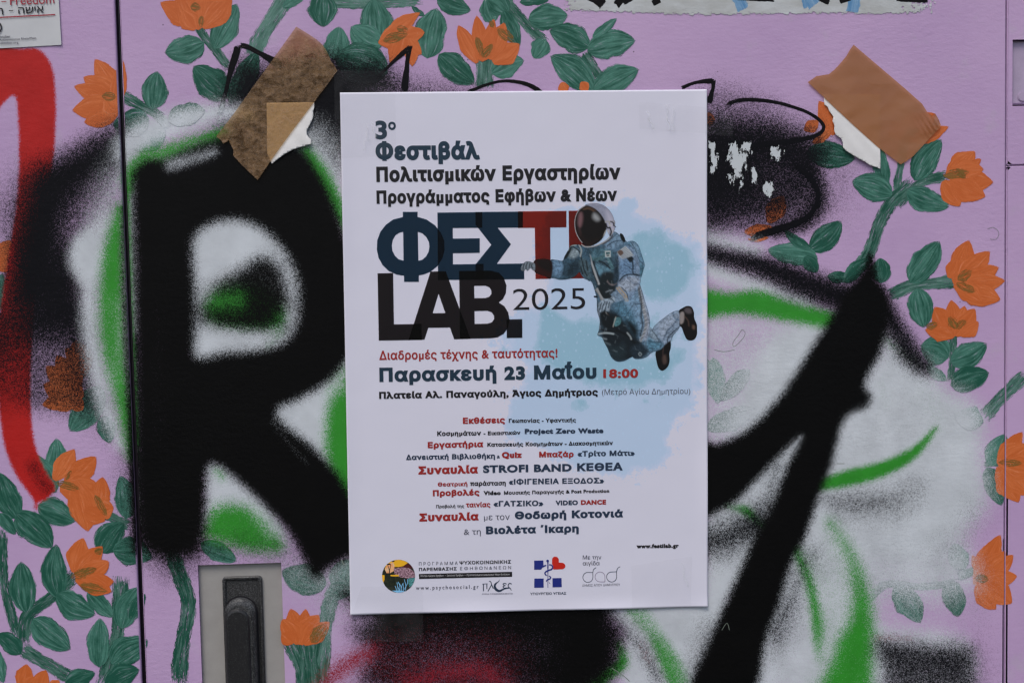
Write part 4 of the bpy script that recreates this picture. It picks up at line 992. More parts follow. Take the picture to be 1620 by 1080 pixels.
def m_paper():
    m, nt, b = mat('poster_paper'); fp = flatpos(nt)
    a = N(nt, 'ShaderNodeAttribute', attribute_name='wash_pale'); t = N(nt, 'ShaderNodeAttribute', attribute_name='wash_teal')
    n1 = noise(nt, fp, 120, 7, .80); n2 = noise(nt, vadd(nt, fp, (2, 0, 5)), 170, 4, .7)
    vo = N(nt, 'ShaderNodeTexVoronoi'); vo.inputs['Scale'].default_value = 75; nt.links.new(vadd(nt, fp, (1, 0, 1)), vo.inputs['Vector'])
    nn = mathn(nt, 'ADD', mathn(nt, 'MULTIPLY', n1, .7), mathn(nt, 'MULTIPLY', n2, .5))
    nn = mathn(nt, 'ADD', nn, mathn(nt, 'MULTIPLY', mathn(nt, 'SUBTRACT', .4, vo.outputs['Distance']), .25))
    def cut(att, lo, hi):
        return mathn(nt, 'MULTIPLY', maprange(nt, att, .04, .2), maprange(nt, mathn(nt, 'ADD', mathn(nt, 'MULTIPLY', att, .9), mathn(nt, 'MULTIPLY', mathn(nt, 'MULTIPLY', mathn(nt, 'SUBTRACT', nn, .66), 5.0), mathn(nt, 'SUBTRACT', 1.0, mathn(nt, 'MULTIPLY', att, .93)))), lo, hi))
    c = mixc(nt, mathn(nt, 'MULTIPLY', cut(a.outputs['Fac'], .26, .36), .75), PAPER, alb(160, 174, 198))
    c = mixc(nt, mathn(nt, 'MULTIPLY', cut(a.outputs['Fac'], .46, .62), .55), c, alb(148, 170, 192))
    c = mixc(nt, mathn(nt, 'MULTIPLY', cut(t.outputs['Fac'], .30, .42), .70), c, alb(136, 164, 182))
    c = mixc(nt, mathn(nt, 'MULTIPLY', cut(t.outputs['Fac'], .50, .74), .70), c, alb(118, 155, 172))
    for sc, th, col in ((520, .22, alb(150, 174, 194)), (260, .26, alb(160, 178, 200))):      # flung droplets round the wash
        vd = N(nt, 'ShaderNodeTexVoronoi'); vd.inputs['Scale'].default_value = sc; nt.links.new(vmul(nt, vadd(nt, fp, (sc * .01, 0, 2)), (1.15, 1, .9)), vd.inputs['Vector'])
        sx = N(nt, 'ShaderNodeSeparateColor'); nt.links.new(vd.outputs['Color'], sx.inputs[0])
        zone = mathn(nt, 'MULTIPLY', mathn(nt, 'GREATER_THAN', a.outputs['Fac'], .12), mathn(nt, 'GREATER_THAN', mathn(nt, 'ADD', sx.outputs[0], mathn(nt, 'MULTIPLY', a.outputs['Fac'], .35)), .93))
        c = mixc(nt, mathn(nt, 'MULTIPLY', mathn(nt, 'MULTIPLY', mathn(nt, 'LESS_THAN', vd.outputs['Distance'], th), zone), .4), c, col)
    nt.links.new(c, b.inputs['Base Color']); b.inputs['Roughness'].default_value = .38; b.inputs['Specular IOR Level'].default_value = .35
    bp = nt.nodes.new('ShaderNodeBump'); bp.inputs['Strength'].default_value = .4; bp.inputs['Distance'].default_value = .0022
    h = mathn(nt, 'ADD', noise(nt, fp, 14, 2, .5), mathn(nt, 'MULTIPLY', noise(nt, fp, 60, 3, .6), .12))
    nt.links.new(h, bp.inputs['Height']); nt.links.new(bp.outputs[0], b.inputs['Normal']); return m
M_PAPER = m_paper()
nu, nv = 210, 296
U, Vv = np.meshgrid(np.linspace(0, 1, nu + 1), np.linspace(0, 1, nv + 1))
XY = (pc[0][None, None] * ((1 - U) * (1 - Vv))[..., None] + pc[1][None, None] * (U * (1 - Vv))[..., None] + pc[2][None, None] * (U * Vv)[..., None] + pc[3][None, None] * ((1 - U) * Vv)[..., None])
edge = lambda d, w: np.clip(1 - d / w, 0, 1) ** 2
Yp = PY - .0016 * edge(1 - U, .045) * (.35 + .65 * np.sin(Vv * 9 + 1) ** 2) - .0010 * edge(U, .05) * (.3 + .7 * np.sin(Vv * 7) ** 2) - .0012 * edge(1 - Vv, .03) * (.3 + .7 * np.sin(U * 8 + 2) ** 2)
Vp = np.stack([XY[..., 0], Yp, XY[..., 1]], -1).reshape(-1, 3); I = np.arange(len(Vp)).reshape(nv + 1, nu + 1)
Fp = np.stack([I[:-1, :-1], I[1:, :-1], I[1:, 1:], I[:-1, 1:]], -1).reshape(-1, 4)
pxx, pyy = to_px(Vp[:, 0], Vp[:, 2]); wv = WA.sample(pxx, pyy)
me = mesh_np('paper_sheet', Vp, Fp, [M_PAPER], {'wash_pale': wv[:, 0], 'wash_teal': wv[:, 1]}, smooth_sh=True)
sh = adopt(obj('paper_sheet', me), PO)
so_ = sh.modifiers.new('thickness', 'SOLIDIFY'); so_.thickness = .00018; so_.offset = -1

INK = {}
def ink(name, c, rough=.40):
    m, nt, b = mat('ink_' + name); b.inputs['Base Color'].default_value = (*c, 1); b.inputs['Roughness'].default_value = rough; b.inputs['Specular IOR Level'].default_value = .35; INK[name] = m; return m
I_NAVY = ink('navy', alb(24, 42, 56)); I_BLK = ink('black', alb(20, 18, 22)); I_RED = ink('red', alb(128, 34, 32)); I_DK = ink('slate', alb(32, 44, 62)); I_GREY = ink('grey', alb(62, 62, 74)); I_WHT = ink('white', alb(170, 168, 170))
I_BLUE = ink('royal_blue', alb(28, 38, 104)); I_HEART = ink('heart_red', alb(165, 32, 22)); I_TINY = ink('tiny_grey', alb(96, 94, 108))
def ink_over(name, c, paper=PAPER):
    """ink printed over other ink: tints whatever lies beneath (light passes it twice)"""
    m = bpy.data.materials.new('overprint_' + name); m.use_nodes = True; nt = m.node_tree; nt.nodes.remove(nt.nodes['Principled BSDF'])
    t = N(nt, 'ShaderNodeBsdfTransparent'); t.inputs[0].default_value = (*[math.sqrt(min(1, a / p)) for a, p in zip(c, paper)], 1)
    gl = N(nt, 'ShaderNodeBsdfGlossy'); gl.inputs['Roughness'].default_value = .4; gl.inputs['Color'].default_value = (1, 1, 1, 1)
    mx = N(nt, 'ShaderNodeMixShader'); fr_ = N(nt, 'ShaderNodeFresnel'); fr_.inputs['IOR'].default_value = 1.25
    nt.links.new(fr_.outputs[0], mx.inputs[0]); nt.links.new(t.outputs[0], mx.inputs[1]); nt.links.new(gl.outputs[0], mx.inputs[2])
    nt.links.new(mx.outputs[0], nt.nodes['Material Output'].inputs[0]); return m
O_NAVY = ink_over('navy', alb(26, 46, 62)); O_RED = ink_over('red', alb(128, 33, 24)); O_BLK = ink_over('black', alb(32, 27, 28))
Y1 = PY - .00012
Z3 = (570, 320, 4.5); F1 = (820, 320, 8.308)
# big title letters, one part each
e_out = ell(359, 313, 241, 209, 64)
phi_out = []
poly_rings('title_letter', fz(Z3, [(303, 68), (408, 68), (408, 104), (470, 122), (530, 162), (573, 215), (598, 275), (600, 340), (584, 400), (548, 455), (500, 494), (450, 514), (417, 520), (417, 566), (312, 566), (311, 522), (262, 515), (205, 490), (160, 448), (130, 395), (118, 335), (121, 270), (143, 210), (182, 160), (235, 122), (303, 105)]),
           [fz(Z3, [(305, 211), (308, 415), (275, 406), (247, 380), (229, 345), (225, 308), (232, 268), (252, 234), (278, 217)]), fz(Z3, [(410, 210), (442, 222), (470, 248), (488, 282), (492, 315), (486, 352), (468, 385), (442, 408), (414, 416)])], Y1, O_NAVY, PO)
poly_rings('title_letter', fz(Z3, [(549, 73), (868, 70), (868, 182), (658, 184), (659, 258), (850, 256), (850, 360), (659, 363), (660, 441), (877, 438), (878, 550), (553, 553)]), [], Y1 - 1e-5, O_NAVY, PO)
poly_rings('title_letter', fz(Z3, [(820, 69), (1157, 66), (1157, 180), (978, 182), (1072, 298), (972, 437), (1165, 435), (1167, 547), (820, 550), (820, 441), (932, 302), (820, 160)]), [], Y1 - 2e-5, O_NAVY, PO)
poly_rings('title_letter', [(819, 334.4), (895.9, 333.6), (895.9, 359.6), (870.3, 359.9), (871, 440.8), (847, 441.4), (845.8, 360.4), (819.3, 360.6)], [], Y1 - 3e-5, O_RED, PO)
poly_rings('title_letter', [(899.3, 333.4), (925, 333.2), (926, 440), (900.4, 440.5)], [], Y1 - 1e-5, O_RED, PO)
poly_rings('title_letter', fz(Z3, [(123, 505), (234, 502), (240, 867), (435, 864), (438, 978), (132, 983)]), [], Y1 - 4e-5, O_BLK, PO)
poly_rings('title_letter', fz(Z3, [(500, 492), (608, 490), (785, 970), (668, 974), (638, 890), (484, 892), (457, 976), (343, 980)]), [fz(Z3, [(557, 650), (605, 787), (515, 788)])], Y1 - 5e-5, O_BLK, PO)
poly_rings('title_letter', fz(Z3, [(703, 488), (930, 486), (985, 500), (1020, 535), (1040, 590), (1036, 645), (1015, 688), (985, 712), (1025, 738), (1052, 782), (1062, 835), (1052, 890), (1020, 935), (975, 960), (930, 966), (710, 970)]),
           [fz(Z3, [(810, 594), (890, 593), (918, 604), (932, 625), (933, 650), (918, 671), (890, 680), (812, 681)]), fz(Z3, [(813, 773), (905, 771), (935, 782), (951, 805), (952, 830), (936, 852), (905, 862), (814, 864)])], Y1 - 6e-5, O_BLK, PO)
poly_rings('title_letter', fz(Z3, [(1040, 832), (1152, 830), (1153, 963), (1042, 965)]), [], Y1 - 7e-5, O_BLK, PO)
YT = PY - .00022
TX = [
 ('3', 594.2, 220.6, 612.6, 220.4, 29.0, I_NAVY, 0.04), ('o', 614.3, 206, 626.5, 205.8, 18.5, I_NAVY, 0.03),
 ('Φεστιβάλ', 594.4, 253.8, 759.3, 252.5, 27.5, I_NAVY, 0.066), ('Πολιτισμικών Εργαστηρίων', 595.7, 288.3, 981.5, 284.2, 23.0, I_BLK, 0.058),
 ('Προγράμματος Εφήβων & Νέων', 596, 322.6, 976, 318.2, 20.0, I_BLK, 0.058), ('2025', 811.5, 490, 925.6, 488.2, 33.5, I_BLK, -0.006),
 ('Διαδρομές τέχνης & ταυτότητας!', 600, 569, 881.7, 565, 14.0, I_RED, 0.03), ('Παρασκευή 23 Μαΐου', 600.5, 603.8, 943.3, 598.4, 21.8, I_NAVY, 0.055),
 ('18:00', 954, 597.6, 1009.2, 597, 14.42, I_RED, 0.043), ('Πλατεία Αλ. Παναγούλη, Άγιος Δημήτριος', 600, 630.4, 945.8, 625.2, 10.8, I_BLK, 0.061),
 ('(Μετρό Αγίου Δημητρίου)', 952, 624, 1091.5, 622.2, 8.6, I_GREY, -0.006),
 ('Εκθέσεις', 732.3, 669.8, 799, 668.6, 9.7, I_RED, 0.061), ('Γεωπονίας - Υφαντικής', 804.8, 668.2, 911, 667, 6.3, I_BLK, 0.046),
 ('Κοσμημάτων', 691.6, 688.9, 761, 688, 7.3, I_BLK, 0.051), ('- Εικαστικών', 765, 687.8, 823.4, 686.6, 6.0, I_BLK, 0.051), ('Project Zero Waste', 830, 685.8, 954.3, 684.4, 8.48, I_DK, 0.064),
 ('Εργαστήρια', 676.8, 708.2, 764.6, 706.4, 9.6, I_RED, 0.061), ('Κατασκευής Κοσμημάτων - Διακοσμητικών', 770.9, 705.8, 969.4, 703, 6.3, I_BLK, 0.051),
 ('Δανειστική Βιβλιοθήκη', 642.2, 726.8, 783, 724.6, 8.2, I_DK, 0.051), ('&', 786, 724.2, 791, 724, 5.0, I_DK, 0.046), ('Quiz', 793.8, 723.8, 825.8, 723.3, 9.96, I_RED, 0.069),
 ('Μπαζάρ', 852.7, 722.7, 907.4, 722, 8.9, I_RED, 0.061), ('«Τρίτο Μάτι»', 913.2, 721.2, 1004, 719.8, 8.4, I_DK, 0.051),
 ('Συναυλία', 662, 749.8, 756.2, 747.8, 12.8, I_RED, 0.066), ('STROFI BAND ΚΕΘΕΑ', 764.2, 747.3, 985, 743.2, 12.4, I_DK, 0.051),
 ('Θεατρική', 692.6, 768.6, 739.4, 767.8, 6.5, I_RED, 0.046), ('παράσταση', 743.8, 767.7, 800, 766.8, 7.3, I_BLK, 0.051), ('«ΙΦΙΓΕΝΕΙΑ ΕΞΟΔΟΣ»', 804.6, 765.6, 955.4, 763.4, 8.6, I_DK, 0.046),
 ('Προβολές', 684.8, 784, 758.6, 782.5, 9.5, I_RED, 0.061), ('Video', 764.7, 782.2, 792, 782, 6.78, I_BLK, 0.069), ('Μουσικής Παραγωγής & Post Production', 797.2, 781.6, 963.5, 778.2, 5.7, I_BLK, 0.046),
 ('Προβολή της', 690, 802.8, 734.3, 802, 5.0, I_BLK, 0.036), ('ταινίας', 737, 801.6, 775.8, 801, 8.0, I_RED, 0.051), ('«ΓΑΤΣΙΚΟ»', 780.5, 800.2, 859.4, 799.2, 8.6, I_DK, 0.046), ('VIDEO', 878.6, 798.4, 914, 797.8, 7.84, I_DK, 0.054), ('DANCE', 918.8, 797.6, 958.4, 797, 7.84, I_RED, 0.064),
 ('Συναυλία', 663.5, 823.9, 757.3, 822, 12.6, I_RED, 0.066), ('με τον', 765.7, 821.6, 806.3, 821, 9.4, I_GREY, 0.0), ('Θοδωρή Κοτονιά', 814.4, 820.4, 985.4, 817.2, 12.3, I_DK, 0.061),
 ('& τη', 733.8, 844.8, 760.5, 844.4, 9.0, I_GREY, 0.0), ('Βιολέτα ΄Ικαρη', 768.8, 844, 915.3, 840.8, 12.2, I_DK, 0.061),
 ('www.festilab.gr', 1006.5, 866.2, 1073.4, 865.2, 6.78, I_BLK, 0.069),
]
LOGO = [
 ('ΠΡΟΓΡΑΜΜΑ', 662.8, 893.2, 724, 892, 5.2, I_GREY, .0, 1.6), ('ΨΥΧΟΚΟΙΝΩΝΙΚΗΣ', 726.9, 891.8, 808.3, 890, 5.4, I_BLK, .03, 1.1), ('ΠΑΡΕΜΒΑΣΗΣ', 662.8, 902, 722.5, 900.8, 5.1, I_BLK, .035, 1.15), ('ΕΦΗΒΩΝ&ΝΕΩΝ', 727.9, 900.4, 808.3, 898.8, 4.9, I_GREY, .0, 1.5),
 ('www.psychosocial.gr', 658, 931.5, 757, 929.6, 6.2, I_GREY, .012, 1.5), ('Κέντρο Ημέρας Εφήβων  •  Ξενώνες Εφήβων  •  Προστατευόμενο Διαμέρισμα Νέων Ενηλίκων', 665.5, 911.2, 806.5, 908.4, 2.9, I_WHT, .0, 1.0),
 ('ΕΤΑΙΡΕΙΑ ΨΥΧΟΚΟΙΝΩΝΙΚΩΝ ΜΕΛΕΤΩΝ', 762.8, 939.4, 810.8, 938.5, 2.2, I_TINY, .01, 1.0), ('ΥΠΟΥΡΓΕΙΟ ΥΓΕΙΑΣ', 838.4, 939.8, 895.5, 938.9, 3.8, I_DK, .02, 1.0),
 ('Με την', 921.7, 883.6, 951, 883.2, 6.3, I_GREY, .002, 1.0), ('αιγίδα', 921.7, 893, 948.3, 892.6, 6.5, I_GREY, .004, 1.0), ('ΔΗΜΟΣ ΑΓΙΟΥ ΔΗΜΗΤΡΙΟΥ', 920.9, 926.5, 980.7, 925.2, 3.7, I_GREY, -.004, 1.0)]
for (s, x0, y0, x1, y1, cap, m, w) in TX: text_mesh('printed_text', s, x0, y0, x1, y1, cap, m, PO, weight=w, y=YT, spacing=1.0 + w * 2.4)
# --- logos along the foot of the poster
YL = PY - .00016
poly_rings('logo_bar', [(662.8, 906.6), (809.9, 903.2), (810, 911), (663, 914.6)], [], YL, I_BLK, PO)
for (s, x0, y0, x1, y1, cap, m, w, sp_) in LOGO: text_mesh('printed_text', s, x0, y0, x1, y1, cap, m, PO, weight=w, y=YT - 2e-5, spacing=sp_)
Z13 = (830, 865, 10.125)
for q in ([(150, 208), (298, 205), (298, 290), (262, 352), (150, 355)], [(152, 495), (302, 493), (302, 640), (152, 643)], [(443, 488), (588, 486), (592, 632), (445, 635)]): poly_rings('logo_square', fz(Z13, q), [], YL, I_BLUE, PO)
poly_rings('logo_heart', fz(Z13, [(437, 195), (442, 170), (458, 152), (480, 143), (505, 145), (528, 158), (543, 182), (546, 240), (600, 241), (628, 252), (646, 275), (650, 300), (640, 325), (618, 342), (590, 347), (468, 350), (452, 340), (460, 310), (445, 275), (437, 262)]), [], YL, I_HEART, PO)
line_mesh('logo_serpent', [(fz(Z13, [(370, 210), (370, 345)]), 1.9), (fz(Z13, [(370, 345), (370, 480)]), 1.2), (fz(Z13, [(370, 480), (370, 640)]), .9), (fz(Z13, [(278, 318), (300, 300), (345, 280)]), [1.2, 2.6, 1.4]), (fz(Z13, [(388, 275), (425, 280), (448, 310), (430, 345), (385, 362), (340, 385), (322, 415), (350, 448)]), [1.8, 2.4, 2.3, 1.8]), (fz(Z13, [(388, 452), (415, 475), (400, 500), (360, 515), (345, 540)]), [1.6, 2, 1.6]), (fz(Z13, [(388, 555), (408, 580)]), .7)], YL - 3e-5, I_BLUE, PO)
poly_rings('logo_staff_knob', fz(Z13, ell(366, 213, 21, 21, 16)), [], YL - 8e-5, I_BLUE, PO)
def arc(cx, cy, r, a0, a1, n=14): return [(cx + r * math.cos(math.radians(a0 + (a1 - a0) * i / n)), cy + r * math.sin(math.radians(a0 + (a1 - a0) * i / n))) for i in range(n + 1)]
line_mesh('logo_monogram', [(fz(Z13, arc(1010, 475, 80, -90, -360)), .9), (fz(Z13, [(1010, 396), (1090, 398)]), .9), (fz(Z13, [(1090, 475), (1090, 400), (1102, 350), (1142, 318)]), .9),
                            (fz(Z13, arc(1390, 468, 80, -90, -360)), .9), (fz(Z13, [(1390, 388), (1470, 386)]), .9), (fz(Z13, [(1470, 468), (1470, 388), (1484, 335), (1526, 304)]), .9)], YL, I_DK, PO)
line_mesh('logo_monogram', [(fz(Z13, arc(1204, 468, 79, 0, -270)), .7), (fz(Z13, [(1204, 547), (1284, 547)]), .7), (fz(Z13, [(1283, 547), (1283, 468)]), .7)], YL, ink('mauve', alb(96, 76, 104)), PO)
Z12 = (700, 870, 12.46)
line_mesh('logo_wordmark', [(fz(Z12, [(782, 655), (888, 648)]), .9), (fz(Z12, [(806, 655), (806, 795)]), 1.4), (fz(Z12, [(874, 650), (874, 752)]), 1.4), (fz(Z12, [(914, 606), (930, 597), (950, 612), (970, 670), (1000, 742)]), [.8, 1.2, 1.6]), (fz(Z12, [(968, 668), (895, 796)]), 1.3),
                            (fz(Z12, [(1118, 562), (1110, 600), (1060, 635), (1030, 680), (1040, 740), (1090, 785), (1140, 785), (1200, 755), (1270, 735), (1330, 735), (1355, 782)]), [.3, 1.2, 3.2, 4.2, 3.4, 2.2, 1.8, .8]),
                            (fz(Z12, [(1262, 655), (1225, 640), (1192, 655), (1215, 680), (1240, 684)]), 1.3), (fz(Z12, [(1225, 684), (1192, 705), (1215, 732), (1262, 728)]), 1.3), (fz(Z12, [(1362, 655), (1325, 640), (1295, 670), (1300, 710), (1330, 735)]), 1.4)], YL, I_DK, PO)
Z11 = (590, 870, 12.46)
CIR = (505, 500, 325)
def clipc(pts):
    out = []
    for u, v in pts:
        d = math.hypot(u - CIR[0], v - CIR[1])
        if d > CIR[2]: u, v = CIR[0] + (u - CIR[0]) * CIR[2] / d, CIR[1] + (v - CIR[1]) * CIR[2] / d
        out.append((u, v))
    return out
def m_speck(name, c1, c2, sc):
    m, nt, b = mat('ink_' + name); c = mixc(nt, maprange(nt, noise(nt, flatpos(nt), sc, 3, .7), .42, .58), c1, c2); nt.links.new(c, b.inputs['Base Color']); b.inputs['Roughness'].default_value = .4; return m
poly_rings('logo_roundel', fz(Z11, ell(505, 500, 325, 325, 40)), [], YL, m_speck('night_green', alb(14, 22, 16), alb(34, 38, 24), 500), PO)
poly_rings('logo_roundel_sun', fz(Z11, clipc([(230, 370), (260, 280), (330, 220), (420, 190), (505, 175), (600, 190), (690, 235), (640, 285), (560, 320), (440, 320), (340, 300)])), [], YL - 2e-5, ink('amber', alb(205, 150, 32)), PO)
poly_rings('logo_roundel_sky', fz(Z11, clipc([(235, 370), (270, 300), (330, 250), (400, 220), (430, 300), (410, 400), (340, 440), (270, 440)])), [], YL - 4e-5, m_speck('peach', alb(208, 130, 84), alb(196, 160, 120), 300), PO)
poly_rings('logo_roundel_field', fz(Z11, clipc([(410, 350), (600, 320), (720, 345), (820, 420), (840, 520), (700, 545), (560, 525), (430, 460)])), [], YL - 5e-5, m_speck('heather', alb(70, 40, 50), alb(160, 128, 140), 900), PO)
poly_rings('logo_roundel_ridge', fz(Z11, clipc([(500, 322), (600, 300), (690, 240), (760, 290), (800, 345), (700, 340), (600, 330)])), [], YL - 6e-5, ink('plum', alb(64, 24, 26)), PO)
poly_rings('logo_roundel_band', fz(Z11, [(345, 475), (510, 470), (510, 505), (350, 500)]), [], YL - 7e-5, INK['amber'], PO)
poly_rings('logo_roundel_band', fz(Z11, [(180, 475), (230, 480), (230, 560), (210, 625), (188, 580)]), [], YL - 7e-5, INK['amber'], PO)
poly_rings('logo_roundel_sea', fz(Z11, clipc([(700, 540), (840, 530), (830, 600), (780, 690), (720, 720), (700, 640)])), [], YL - 7e-5, m_speck('sea_teal', alb(30, 80, 84), alb(84, 140, 140), 900), PO)
poly_rings('logo_roundel_sea', fz(Z11, clipc([(380, 785), (500, 780), (640, 790), (560, 830), (470, 825)])), [], YL - 7e-5, ink('sky_blue', alb(110, 165, 200)), PO)
line_mesh('logo_roundel_reeds', [(fz(Z11, q), .8) for q in ([(500, 800), (490, 720), (475, 620)], [(530, 800), (530, 700), (500, 610)], [(560, 800), (560, 720), (520, 640)], [(600, 790), (600, 700), (590, 640)], [(640, 780), (650, 690), (620, 560)], [(620, 760), (680, 640), (680, 560)], [(470, 780), (450, 720), (435, 690)], [(560, 760), (570, 690), (600, 630)], [(520, 780), (510, 740), (480, 700)])], YL - 8e-5, INK['sky_blue'], PO)
line_mesh('logo_roundel_tree', [(fz(Z11, q), w) for q, w in (([(215, 365), (240, 420), (270, 470)], .9), ([(325, 470), (325, 380), (295, 290)], [1.6, 1.2, .8]), ([(325, 400), (345, 320), (350, 270)], .8), ([(280, 275), (320, 262), (350, 268)], 1.9), ([(380, 215), (405, 205), (425, 198)], 1.8))], YL - 8e-5, I_BLK, PO)

# --- printed astronaut: a small painting carried as printed colour on the sheet
AS = Raster(816, 314, 1112, 600, .5, 4)
T4 = lambda pts: [(820 + u / 3.6, 300 + v / 3.6) for u, v in pts]
FF2 = lambda pts: fz((900, 320, 8.308), pts)
FF3 = lambda pts: fz((900, 430, 6.75), pts)
FF4 = lambda pts: fz((1000, 460, 7.714), pts)
FF1 = lambda pts: fz((820, 320, 8.308), pts)
def srgb(c): return tuple(lin(v) for v in c)
def AP(pts, col, soft=1.2, amt=1., curve=True, body=True):
    r = AS.cov_poly(pts, soft, curve); AS.rgb(r, srgb(col), amt, mask=None if body else AS.d[..., 3])
    if body: AS.add(3, r)
def AL(pts, w, col, soft=.7, amt=1., body=False):
    r = AS.cov_stroke(pts, w, soft); AS.rgb(r, srgb(col), amt, mask=None if body else AS.d[..., 3])
    if body: AS.add(3, r)
sh_ = lambda *a, **k: AP(*a, body=False, **k)
# backpack
AP(T4([(618, 305), (640, 292), (664, 298), (685, 322), (702, 372), (718, 425), (712, 452), (697, 500), (680, 490), (668, 420), (645, 350)]), (98, 128, 148))
sh_(T4([(640, 300), (665, 305), (680, 330), (690, 380), (672, 380), (650, 330)]), (128, 152, 172), soft=2.5)
AL(T4([(685, 400), (716, 428)]), 1.2, (50, 68, 78)); AL(T4([(640, 300), (670, 350), (690, 420)]), 1., (58, 78, 90))
sh_(T4([(690, 430), (716, 440), (698, 495), (685, 480)]), (76, 108, 124), soft=2)
# legs
AP(T4([(765, 790), (790, 760), (820, 735), (870, 700), (905, 688), (922, 705), (918, 775), (905, 800), (880, 830), (862, 872), (832, 892), (805, 880), (770, 840)]), (128, 142, 160))
sh_(T4([(800, 765), (870, 712), (905, 712), (900, 760), (850, 800), (820, 850)]), (146, 156, 172), soft=4)
AL(T4([(905, 735), (880, 770), (850, 800), (826, 850)]), 2.2, (84, 98, 116), soft=1.6); AL(T4([(915, 780), (880, 810), (850, 840)]), 1.4, (50, 58, 70)); AL(T4([(880, 700), (890, 730), (918, 745)]), 1.8, (92, 112, 132), soft=1.4)
AL(T4([(850, 870), (848, 850), (866, 836)]), 1.6, (70, 82, 96)); AL(T4([(768, 795), (800, 850), (830, 885)]), 1.2, (84, 100, 116))
AP(T4([(912, 690), (935, 672), (962, 661), (985, 668), (998, 695), (1000, 730), (1014, 765), (1019, 800), (1010, 840), (988, 857), (960, 852), (942, 820), (930, 785), (916, 770), (918, 720)]), (22, 19, 20))
sh_(T4([(918, 706), (938, 695), (944, 720), (938, 755), (920, 762)]), (142, 132, 130), soft=1.5, amt=.9)
sh_(T4([(955, 672), (980, 678), (985, 700), (965, 705), (945, 690)]), (92, 84, 88), soft=2.5, amt=.8); AL(T4([(945, 720), (965, 745), (970, 775)]), 1.6, (78, 62, 56), soft=1.2)
sh_(T4([(990, 770), (1004, 775), (1002, 795), (990, 790)]), (112, 88, 76), soft=2, amt=.7); AL(T4([(1000, 735), (1016, 775), (1017, 825), (995, 855)]), 1.2, (8, 8, 9))
AP(T4([(780, 925), (808, 900), (835, 880), (864, 862), (866, 900), (858, 930), (860, 970), (850, 1005), (822, 1029), (800, 1018), (788, 985)]), (20, 18, 19))
sh_(T4([(820, 955), (836, 940), (842, 980), (826, 990)]), (104, 84, 76), soft=3, amt=.6); AL(T4([(825, 900), (822, 940), (835, 985)]), 1.3, (70, 56, 54), soft=1)
AP(T4([(700, 770), (760, 790), (800, 845), (828, 880), (812, 905), (760, 925), (730, 950), (690, 962), (650, 950), (640, 860)]), (98, 120, 138))
sh_(T4([(742, 850), (790, 860), (815, 890), (770, 915), (735, 905)]), (92, 128, 148), soft=4); sh_(T4([(755, 780), (800, 850), (780, 860), (745, 830)]), (134, 148, 162), soft=4)
for q in ([(800, 850), (812, 875), (806, 900)], [(740, 860), (775, 868), (810, 868)], [(745, 900), (775, 905)], [(760, 800), (790, 840), (800, 870)]): AL(T4(q), 1.3, (40, 52, 64), soft=.9, amt=.8)
# torso
AP(T4([(355, 330), (440, 322), (500, 290), (540, 240), (580, 262), (620, 300), (655, 335), (684, 385), (690, 440), (688, 520), (705, 580), (722, 640), (740, 700), (748, 760), (735, 830), (715, 880), (700, 950), (650, 950), (605, 972), (562, 977), (528, 952), (508, 905), (488, 868), (475, 840), (450, 826), (458, 795), (462, 740), (448, 690), (445, 620), (430, 560), (412, 520), (375, 505), (350, 460)]), (82, 106, 124))
sh_(T4([(640, 560), (700, 600), (738, 700), (745, 780), (720, 850), (690, 860), (650, 760), (600, 700)]), (120, 144, 166), soft=7)
sh_(T4([(690, 540), (735, 690), (748, 770), (730, 850), (712, 845), (722, 760), (700, 640)]), (142, 148, 162), soft=3)
sh_(T4([(560, 640), (640, 680), (680, 800), (640, 850), (560, 760)]), (86, 120, 140), soft=8)
sh_(T4([(470, 700), (560, 700), (610, 760), (660, 830), (700, 870), (700, 950), (600, 975), (560, 977), (528, 952), (508, 905), (470, 840)]), (26, 34, 40), soft=5)
sh_(T4([(440, 640), (500, 690), (520, 730), (480, 800), (455, 790)]), (60, 74, 84), soft=5)
sh_(T4([(510, 880), (560, 890), (600, 870), (610, 940), (560, 972), (525, 945)]), (38, 50, 56), soft=6)
sh_(T4([(640, 900), (700, 880), (740, 920), (700, 958), (650, 945)]), (40, 52, 62), soft=4); AL(T4([(690, 925), (700, 935), (692, 945), (684, 935), (690, 925)]), 1.6, (120, 128, 132))
for q, w, c in (([(455, 820), (500, 815), (540, 820)], 2.6, (150, 158, 162)), ([(452, 835), (480, 845), (500, 850)], 2.6, (112, 120, 126)), ([(462, 792), (500, 802), (560, 805)], 2, (16, 18, 20)), ([(470, 860), (500, 872), (520, 880)], 3, (84, 94, 100)), ([(560, 800), (620, 830), (660, 870)], 3, (14, 18, 22)), ([(620, 815), (636, 835), (642, 850)], 2.2, (150, 156, 158)), ([(455, 680), (458, 730), (462, 790)], 3, (118, 124, 136))): AL(T4(q), w, c, soft=1.3, amt=.9)
AL(FF3([(745, 160), (760, 250), (790, 380), (815, 480), (822, 560), (800, 650), (765, 730)]), 4.6, (150, 152, 158), soft=1.2)
for i in range(26):
    t = i / 25; q = smooth([(745, 160), (760, 250), (790, 380), (815, 480), (822, 560), (800, 650), (765, 730)], 6); k = q[int(t * (len(q) - 1))]
    AL(FF3([(k[0] - 16, k[1] + 10), (k[0] + 14, k[1] - 6)]), .9, (44, 50, 58), soft=.6, amt=.85)
AL(FF3([(745, 180), (772, 330), (770, 470), (785, 560), (760, 680)]), 2.6, (30, 38, 44), soft=1.6, amt=.85)
AL(FF3([(690, 345), (590, 495)]), .9, (36, 46, 56), amt=.7); AL(FF3([(690, 343), (770, 343)]), .9, (36, 46, 56), amt=.7); AL(FF3([(550, 310), (520, 440)]), .9, (30, 40, 46), amt=.8)
